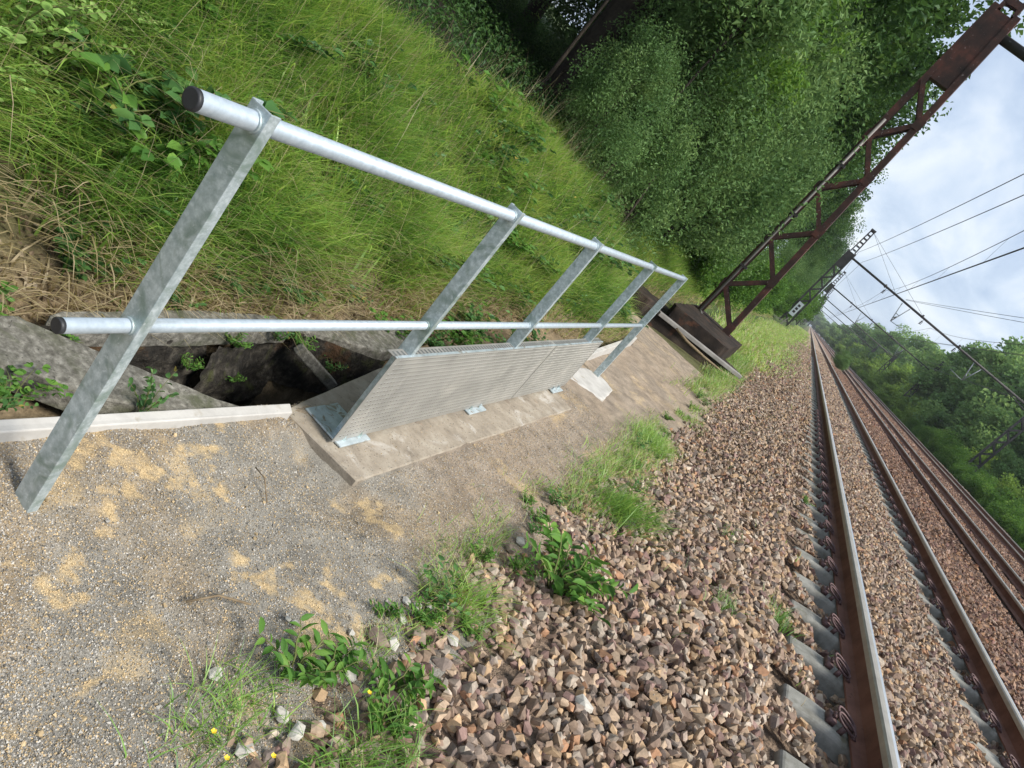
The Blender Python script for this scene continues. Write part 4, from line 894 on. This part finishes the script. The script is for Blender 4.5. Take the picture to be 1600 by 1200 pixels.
def bank_grass():
    parts = []
    def patch(x0, x1, y0, y1, n, hmin, hmax, wid):
        x = rng.uniform(x0, x1, n); y = rng.uniform(y0, y1, n)
        cl = fbm(x * 2.6, y * 2.6, 4, 91); foot = foot_x(y)
        up = sstep(-0.02, 0.32, foot - x)
        bare = np.exp(-(((x + 1.90) / .25) ** 4 + ((y - 1.30) / .45) ** 4)); p = np.maximum((0.45 + 0.55 * up) * sstep(0.28, 0.46, cl) * (1 - 0.9 * bare), 0.35 * (1 - up))
        k = (rng.random(n) < p) & (x < foot - 0.02); x, y, cl, up = x[k], y[k], cl[k], up[k]; n = len(x); bare = bare[k]
        col = np.clip(-0.12 + 0.95 * fbm(x * 2.4, y * 2.4, 3, 95) + rng.normal(0, .22, n), 0, .66)
        dry = rng.random(n) < (0.80 * (1 - up) + 0.07 + 0.6 * bare); col = np.where(dry, rng.uniform(.72, 1, n), col)
        hh = rng.uniform(hmin, hmax, n) * (0.45 + 0.75 * cl) * (0.55 + 0.45 * up); lean = rng.uniform(.3, 1.3, n) + 0.9 * dry * rng.random(n)
        hh = np.where(dry, hh * 0.8, hh)
        P = np.stack([x, y, ground_z(x, y) - .01], -1)
        parts.append(blades(P, hh, wid * rng.uniform(.6, 1.3, n), lean, col, 4 if y0 < 5 else 3, (0.55, -0.15, 0)))
    patch(-3.6, -1.65, 0.9, 4.5, 54000, .20, .48, .0082)
    patch(-3.8, -1.3, 4.5, 10, 50000, .20, .46, .010)
    patch(-4.0, -1.3, 10, 20, 30000, .25, .5, .014)
    patch(-4.5, -2.0, 20, 60, 26000, .3, .55, .03)
    for n, h0, h1, w, c0, c1, l0, l1 in ((1500, .4, .75, .0032, .72, 1.0, .1, .5), (4200, .22, .42, .013, .2, .62, .5, 1.4), (700, .3, .6, .004, .8, 1.0, 1.2, 2.0)):
        x = rng.uniform(-3.6, -1.75, n); y = .9 + rng.random(n) ** 1.4 * 8; k = (x < foot_x(y) - .15) & ~((np.abs(x + 1.90) < .27) & (y < 1.8)); x, y = x[k], y[k]; n = len(x)
        parts.append((lambda o: (o[0], o[1], o[2]))(blades(np.stack([x, y, ground_z(x, y)], -1), rng.uniform(h0, h1, n), w * rng.uniform(.6, 1.3, n), rng.uniform(l0, l1, n), rng.uniform(c0, c1, n), 4, (.4, -.1, 0))))
    V, F, r = join(parts); me = fastmesh('grass', V, F, M['grass'], True, pattr={'rnd': r})
    tag(link('grass', me), 'long green grass with dry straw at its foot on the bank', 'grass', kind='stuff')
bank_grass()
def verge_grass():
    parts = []
    def strip(xc, xs, y0, y1, n, hmin, hmax, wid, thr, yellow=0.0):
        y = rng.uniform(y0, y1, n); x = xc + rng.normal(0, xs, n); cl = fbm(x * 2.2, y * 1.6, 4, 99)
        k = cl > thr; x, y, cl = x[k], y[k], cl[k]; n = len(x)
        col = np.clip(rng.normal(.30 + yellow, .17, n), 0, 1); col = np.where(rng.random(n) < .2, rng.uniform(.7, 1, n), col)
        parts.append(blades(np.stack([x, y, ground_z(x, y) - .01], -1), rng.uniform(hmin, hmax, n) * (.5 + cl), wid * rng.uniform(.6, 1.3, n), rng.uniform(.3, 1.5, n), col, 3))
    strip(-.24, .10, 1.0, 3.2, 3000, .03, .10, .003, .44, .06)
    strip(-.22, .10, 3.2, 8, 6500, .04, .12, .0045, .40, .05)
    strip(-.38, .12, 8, 14, 5000, .05, .15, .007, .38, .06)
    strip(-.46, .13, 12, 18, 5000, .07, .2, .009, .42)
    strip(-1.0, .45, 17, 60, 26000, .1, .3, .025, .36, .18)
    strip(-1.2, .5, 13.6, 18, 3600, .08, .22, .01, .45, .1)
    strip(-.10, .07, 1.15, 2.5, 900, .04, .14, .0035, .5)
    strip(-.1, .42, 20, 60, 9000, .06, .16, .022, .42, .05)
    strip(-.3, .5, 55, 150, 7000, .15, .3, .06, .3, .12)
    strip(.7, .55, 3.0, 12, 320, .03, .1, .004, .55)
    V, F, r = join(parts); me = fastmesh('grass', V, F, M['grass'], True, pattr={'rnd': r})
    tag(link('grass', me), 'thin grass and weeds along the edge of the ballast', 'grass', kind='stuff')
verge_grass()
def litter():
    n = 7000; x = rng.uniform(-2.3, -1.62, n); y = rng.uniform(1.0, 6.5, n); k = rng.random(n) < np.exp(-((x + 1.85) / .25) ** 2); x, y = x[k], y[k]; n = len(x)
    P = np.stack([x, y, ground_z(x, y) + .012], -1); V, F, r = leaf_cards(P, rng.uniform(.008, .032, n), rng.random(n), up=0.8, elong=.6)
    tag(link('leaf_litter', fastmesh('leaf_litter', V, F, M['litter'], False, pattr={'rnd': r})), 'dry brown leaf litter at the foot of the bank', 'leaf litter', kind='stuff')
litter()

def undergrowth():
    n = 170000; x = -3.45 - rng.random(n) ** 1.3 * 11; y = rng.uniform(0.5, 26, n); h = rng.random(n) ** 1.5 * (.15 + .5 * fbm(x * 1.1, y * 1.1, 3, 120))
    k = x < -3.35 - .3 * fbm(y * 2, x * 0, 2, 5); x, y, h = x[k], y[k], h[k]; n = len(x)
    V, F, r = leaf_cards(np.stack([x, y, ground_z(x, y) + h], -1), rng.uniform(.025, .065, n), rng.random(n) * .7, elong=.5)
    tag(link('undergrowth', fastmesh('undergrowth', V, F, M['leaf_oak'], False, pattr={'rnd': r})), 'dark leafy undergrowth on the floor of the wood', 'undergrowth', kind='stuff')
undergrowth()

# ------------------------------------------------------------------ single plants
def plant_mesh(n_stem, h, spread, leaf, per, mat, elong=.5, up=.8, tri=False, arch=.6):
    b = MB(); Ps = []; Ds = []; base_n = 0
    for k in range(n_stem):
        a = random.uniform(0, 6.28); d = Vector((math.cos(a), math.sin(a), 0)); hh = h * random.uniform(.6, 1.1); sp = spread * random.uniform(.4, 1.1)
        pts = [Vector((0, 0, 0)) + d * (.02 + sp * t ** 1.4) + Vector((random.gauss(0, .004), random.gauss(0, .004), hh * (t - arch * .5 * t * t))) for t in (0, .25, .5, .75, 1)]
        b.tube(pts, [.004, .0035, .003, .0022, .001], 5)
        for j in range(per):
            t = .15 + .85 * (j + random.random() * .6) / per; i = min(int(t * 4), 3); p = pts[i].lerp(pts[i + 1], min(t * 4 - i, 1))
            sd = d.cross(Vector((0, 0, 1))) * (1 if j % 2 else -1); dd = (sd + d * .4 + Vector((0, 0, random.uniform(-.1, .5)))).normalized()
            sz = leaf * random.uniform(.65, 1.2)
            if tri:
                for q in (-1, 0, 1):
                    e2 = (dd + d * (q * .9)).normalized(); Ps.append(p + dd * sz * .5 + e2 * sz * .5); Ds.append((e2, sz))
            else: Ps.append(p + dd * sz * .5); Ds.append((dd, sz))
    P = np.array([tuple(p) for p in Ps]); D = np.array([tuple(d[0]) for d in Ds]); s = np.array([d[1] for d in Ds])
    n = len(P); nrm = rng.normal(size=(n, 3)) * .45; nrm[:, 2] += up; 
    V, F, r = leaf_shapes(P, D, nrm, s, elong, np.clip(rng.normal(.5, .25, n), 0, 1))
    o = b.build('stem', M['twig'], None, True); sm = o.data; bpy.data.objects.remove(o)
    return sm, fastmesh('leaves', V, F, M[mat], True, pattr={'rnd': r})
def leaf_shapes(P, D, nrm, s, elong, rnd):
    """pointed oval leaves with a folded midrib"""
    n = len(P); nrm = nrm - (nrm * D).sum(1)[:, None] * D; nrm /= np.linalg.norm(nrm, axis=1)[:, None] + 1e-9
    B = np.cross(nrm, D); L = s[:, None]
    ks = [(-.5, 0, 0), (-.28, .38, .08), (.08, .5, .10), (.34, .26, .03), (.5, 0, -.10), (.34, -.26, .03), (.08, -.5, .10), (-.28, -.38, .08), (-.05, 0, 0), (.25, 0, -.02)]
    V = np.stack([P + D * (a * L) + B * (bb * elong * L) + nrm * (c * L) for a, bb, c in ks], 1).reshape(-1, 3)
    i = np.arange(n)[:, None] * 10
    T = np.concatenate([i + np.array([t]) for t in ([0, 8, 1], [0, 7, 8], [3, 9, 4], [4, 9, 5])]); Q = np.concatenate([i + np.array([q]) for q in ([1, 8, 9, 2], [2, 9, 4, 3], [7, 6, 9, 8], [6, 5, 4, 9])])
    T = np.concatenate([i + np.array([t]) for t in ([0, 8, 1], [0, 7, 8])]); Q = np.concatenate([i + np.array([q]) for q in ([1, 8, 9, 2], [2, 9, 4, 3], [8, 7, 6, 9], [9, 6, 5, 4])])
    return V, [Q, T], np.repeat(rnd, 10)
BRAM = [plant_mesh(9, .40, .34, .062, 8, ('leaf_bramble', 'leaf_weed', 'leaf_bramble')[k], .62, .9, True) for k in range(3)]
WEED = [plant_mesh(16, .20, .16, .052, 11, 'leaf_weed', .36, .7) for _ in range(3)]
NETT = [plant_mesh(8, .34, .22, .06, 9, 'leaf_bramble', .5, .8) for _ in range(2)]
PALE = [plant_mesh(46, .40, .26, .030, 26, 'leaf_pale', .55, .6)]
DARKW = [plant_mesh(9, .17, .15, .058, 8, 'leaf_weed', .38, .8) for _ in range(2)]
TUFT = None
def plant(meshes, x, y, s, label, cat='plant', group=None, name='leafy_plant', rz=None, z=None):
    o = place_tree(name, meshes, (x, y, (gz(x, y) if z is None else z) - .01), s, random.uniform(0, 6.28) if rz is None else rz, label, cat, group, ('stem', 'leaves')); return o
plant(PALE[0], -2.46, 1.58, 1.35, 'pale green feathery plant at the top of the bank, top left corner', name='pale_plant')
plant(PALE[0], -2.33, 1.50, .9, 'pale green plant just below the corner one, at the left edge', name='pale_plant')
plant(PALE[0], -2.62, 1.95, .8, 'smaller pale green plant behind the corner one on the bank', name='pale_plant')
bram = [(-2.39, 2.02, 1.45), (-2.21, 2.01, 1.25), (-2.30, 1.85, 1.1), (-2.28, 2.15, 1.2), (-2.05, 2.05, .75), (-1.83, 2.48, .6), (-1.66, 1.48, .5), (-1.86, 1.76, .6), (-1.58, 4.15, .55), (-1.82, 3.29, .6), (-1.80, 2.85, .6), (-1.73, 4.76, .7), (-2.19, 3.49, .8), (-2.26, 4.63, .9), (-2.63, 4.42, 1.0), (-2.89, 3.08, .9), (-2.81, 2.66, .8), (-2.66, 5.88, 1.1), (-2.4, 6.3, 1.0), (-1.95, 5.4, .8), (-2.1, 6.0, .9), (-2.8, 5.0, 1.1), (-2.9, 3.9, 1.0), (-1.7, 5.6, .7), (-1.66, 3.8, .5), (-1.64, 4.5, .6), (-2.5, 3.0, .7), (-2.0, 4.2, .7), (-2.45, 7.2, 1.2), (-1.75, 6.6, .8), (-1.7, 7.6, .9), (-2.2, 8.3, 1.1), (-1.95, 2.6, .5), (-1.77, 2.15, .5), (-2.15, 2.8, .6)]
for _ in range(46):
    y = random.uniform(3.8, 8.6); x = -1.62 - (random.random() ** .8) * 1.7 + (0.35 if y > 6.5 else 0)
    if x < foot_x(y) - .05: bram.append((x, y, random.uniform(.6, 1.25)))
for i, (x, y, s) in enumerate(bram):
    lab = {0: 'dark bramble clump high on the bank behind the first post', 6: 'low green bramble at the left edge above the wing slab'}.get(i, 'bramble with dark three-part leaves growing in the bank grass')
    plant((BRAM + NETT)[i % 5], x, y, s, lab, 'bramble', 'brambles in the bank grass', 'bramble')
for (x, y, s, lab) in [(0.02, 2.85, 1.45, 'bright green leafy weed clump at the ballast edge, the largest one'), (0.10, 3.0, .7, 'smaller bright weed just behind the largest clump'), (-.04, 1.60, .6, 'dark-leaved bright green weed among stones, bottom of the photo'), (1.18, 7.6, .45, 'small weed tuft at the sleeper ends'), (-.36, 3.3, .3, 'tiny weed at the dirt edge behind the pale round stone')]:
    plant(WEED[int(s * 10) % 3], x, y, s, lab, 'weed', name='weed')
plant(DARKW[0], -.10, 1.70, .8, 'broad-leaved weed at the bottom beside the yellow flowers', 'weed', name='weed')
plant(DARKW[1], -.30, 1.47, .8, 'lanky weed with pointed leaves reaching over the gravel path', 'weed', name='weed')
plant(DARKW[0], -.24, 1.56, .7, 'low weed between the lanky weed and the pale stones', 'weed', name='weed')
for i, (x, y, z, sc_) in enumerate([(-1.50, 3.75, .0, .55), (-1.45, 4.1, .0, .6), (-1.52, 4.45, .0, .65), (-1.42, 4.75, .0, .6), (-1.48, 5.1, .0, .7), (-1.42, 5.5, .0, .6), (-1.56, 3.45, .0, .5)]):
    plant((BRAM + NETT)[i % 5], x, y, sc_, 'leafy weed growing behind the perforated kick panels', 'weed', 'weeds behind the kick panels', 'weed', z=z)
for (x, y, sc_, lab) in [(-1.40, 1.04, .5, 'weed at the very left edge behind the kerb board'), (-1.33, 1.24, .32, 'tiny weed in the dark gap beside the wing slab')]:
    plant(NETT[0], x, y, sc_, lab, 'weed', name='weed', z=.0)
plant(NETT[0], -1.235, 1.62, (.35, .35, .8), 'upright leafy stem growing between kerb board and wing slab', 'weed', name='weed', z=.0)
plant(NETT[1], -1.34, 1.16, .5, 'leafy weeds at the left edge behind the kerb board', 'weed', name='weed', z=.02)
plant(BRAM[1], -1.36, 1.30, .35, 'low dark weeds between the kerb board and the wing slab', 'weed', name='weed', z=.0)
plant(NETT[0], -1.46, 2.92, .35, 'small green weed rooted in the right wall of the pit', 'weed', name='weed', z=-.12)
plant(NETT[1], -1.54, 2.5, .35, 'fern-like weed hanging at the back rim of the pit', 'weed', name='weed', z=0.03)
for (x, y, z, sc_, lab) in [(-1.55, 2.28, .0, .4, 'small fern-like weed at the back rim over the brown soil'), (-1.52, 2.36, -.18, .3, 'tiny weed on the back wall of the pit'), (-1.53, 2.10, -.10, .3, 'small weed on the back wall left of the brown soil'), (-1.24, 2.12, -.12, .35, 'weed tip just above the kerb board inside the pit')]:
    plant(WEED[0], x, y, sc_, lab, 'weed', name='weed', z=z)
plant(WEED[1], -1.53, 2.7, .45, 'mat of small leaves under the coping slab', 'weed', name='weed', z=-.02)
for _ in range(26):
    y = 1.3 + random.random() ** 1.3 * 8; x = -.18 + max(-.11, min(.14, random.gauss(0, .08))) - (.12 if y > 6 else 0)
    plant((WEED + NETT + DARKW)[_ % 7], x, y, random.uniform(.22, .5), 'small green weed in the ragged strip between path and ballast', 'weed', 'small weeds along the ballast edge', 'weed')
def tuft(x, y, n, h, sp, lab, ldir=None, col=.3):
    P = np.stack([x + rng.normal(0, sp, n), y + rng.normal(0, sp * 1.6, n), np.zeros(n)], -1); P[:, 2] = ground_z(P[:, 0], P[:, 1]) - .03
    V, F, r = blades(P, rng.uniform(.5, 1.1, n) * h, .0045 * rng.uniform(.6, 1.3, n), rng.uniform(.3, 1.3, n), np.clip(rng.normal(col, .13, n), 0, 1), 4, ldir)
    o = link('grass_tuft', fastmesh('grass_tuft', V, F, M['grass'], True, pattr={'rnd': r})); tag(o, lab, 'grass tuft')
tuft(-.02, 4.1, 900, .24, .10, 'thick bright grass tuft at the ballast edge beyond the weed clump', (.5, -.2, 0), .25)
tuft(-.16, 2.25, 260, .20, .06, 'thin grass tuft leaning between the two green weeds', (.4, -.2, 0), .4)
tuft(-.02, 1.46, 300, .17, .05, 'grass tuft at the very bottom of the photo', (.2, -.3, 0), .25)
tuft(-.30, 1.24, 260, .12, .06, 'short dark grass tuft by the path stones, lower left', None, .3)
tuft(1.02, 4.25, 160, .12, .05, 'wispy green tuft on the ballast by the sleeper ends', None, .1)
tuft(.62, 4.9, 90, .10, .05, 'sparse tuft in the middle of the ballast shoulder', None, .1)
tuft(.70, 3.8, 110, .12, .04, 'feathery sprig growing through the ballast', None, .15)
tuft(-.22, 5.8, 700, .17, .10, 'grass tuft at the path edge by the last post', None, .35)
for i, (x, y, z, lab) in enumerate([(-.13, 1.53, .10, 'yellow flower by the broad-leaved weed'), (-.28, 1.13, .07, 'yellow flower in the short grass, lower left'), (-.16, 1.21, .07, 'yellow flower at the bottom edge of the photo'), (-.22, 1.13, .06, 'small yellow flower beside stones at the bottom')]):
    o = empty('flower', (x, y, gz(x, y))); tag(o, lab, 'flower'); b = MB(); b.tube([(0, 0, 0), (.004, 0, z)], .0012, 5); b.build('stem', M['twig'], o)
    b = MB()
    for k in range(5):
        a = k * 1.257; c, s_ = math.cos(a), math.sin(a); b.add([(.004, 0, z), (.004 + .005 * c - .003 * s_, .005 * s_ + .003 * c, z + .003), (.004 + .007 * c, .007 * s_, z + .004), (.004 + .005 * c + .003 * s_, .005 * s_ - .003 * c, z + .003)], [(0, 1, 2, 3)])
    b.build('petal', M['petal'], o)

# ------------------------------------------------------------------ loose stones and sticks on the path
stones = [(-.23, 1.36, .024, 0, 'white rounded stone in the grass, largest of the pale ones at the bottom'), (-.175, 1.36, .025, 0, 'pale angular stone right of the white rounded one'), (-.40, 1.27, .022, 0, 'pale flat stone at the grass edge, lower left'), (-.205, 1.62, .024, 0, 'pale grey stone under the broad-leaved weed'), (-.235, 1.80, .042, 1, 'large grey-brown flat rock on the path edge'), (-.20, 1.84, .024, 0, 'white chip lying against the large grey-brown rock'), (-.17, 1.95, .032, 1, 'brown rounded rock beside the large grey-brown one'), (-.285, 2.02, .018, 0, 'small pale stone in the trio on the path edge'), (-.25, 2.05, .020, 0, 'upright pale stone of the trio'), (-.225, 2.10, .019, 0, 'grey stone behind the upright pale one'), (-.245, 1.95, .017, 0, 'small white stone nearest the brown rounded rock'), (-.22, 2.93, .028, 0, 'pale round stone at the dirt edge near the weeds'), (-.22, 2.81, .028, 1, 'dark slab stone against the pale round one'), (-.285, 2.42, .028, 1, 'brown square stone alone on the path'), (-.09, 2.06, .026, 0, 'pale stone among thin grass at the ballast edge'), (-.215, 1.22, .024, 0, 'pale stone at the very bottom in grass'), (-.145, 1.42, .022, 0, 'grey stone right of the white group'), (-.41, 1.57, .011, 0, 'pair-forming small white pebble on sandy gravel'), (-.43, 1.56, .009, 0, 'smallest white pebble beside its pair'), (-.30, 1.72, .013, 0, 'small pale pebble on sand above the lanky weed'), (.36, 2.25, .04, 0, 'long pale stone lying on the brown ballast')]
for i, (x, y, s, k, lab) in enumerate(stones):
    V, F = hull(22, .6, 300 + i, 1.25); a = random.uniform(0, 6.28); V = np.stack([V[:, 0] * math.cos(a) - V[:, 1] * math.sin(a), V[:, 0] * math.sin(a) + V[:, 1] * math.cos(a), V[:, 2]], -1) * s
    o = link('loose_stone', fastmesh('loose_stone', V, F, M['brown_stone' if k else 'white_stone'], False), None, (x, y, gz(x, y) + s * .3)); tag(o, lab, 'stone')
    bv = o.modifiers.new('b', 'BEVEL'); bv.width = s * .10; bv.segments = 2
for pts, r, lab in [([(-.60, 1.33, .012), (-.57, 1.40, .03), (-.51, 1.47, .022)], .0035, 'short curved dry twig lying on the gravel'), ([(-.30, 2.35, .02), (-.22, 2.45, .04), (-.12, 2.55, .03)], .0016, 'thin dry stalk at the edge of the path'), ([(-.93, 1.85, .01), (-.87, 1.83, .03), (-.80, 1.80, .0)], .0022, 'dry straw stalk on the path below the kerb board')]:
    b = MB(); b.tube([(p[0], p[1], gz(p[0], p[1]) + p[2]) for p in pts], r, 6); tag(b.build('twig', M['deadwood'], None, True), lab, 'twig')

# ------------------------------------------------------------------ air
b = MB(); b.box(-410, 510, -40, 1510, -6.0, 60)
hm = bpy.data.materials.new('haze'); hm.use_nodes = True; t = hm.node_tree; t.nodes.remove(t.nodes['Principled BSDF'])
v = nd(t, 'ShaderNodeVolumePrincipled'); v.inputs['Color'].default_value = (0.86, 0.91, 0.97, 1); v.inputs['Density'].default_value = 0.00034; v.inputs['Anisotropy'].default_value = 0.2
t.links.new(v.outputs[0], t.nodes['Material Output'].inputs['Volume'])
hz = b.build('haze', hm); tag(hz, 'faint pale haze over the far trees', 'haze', kind='stuff')
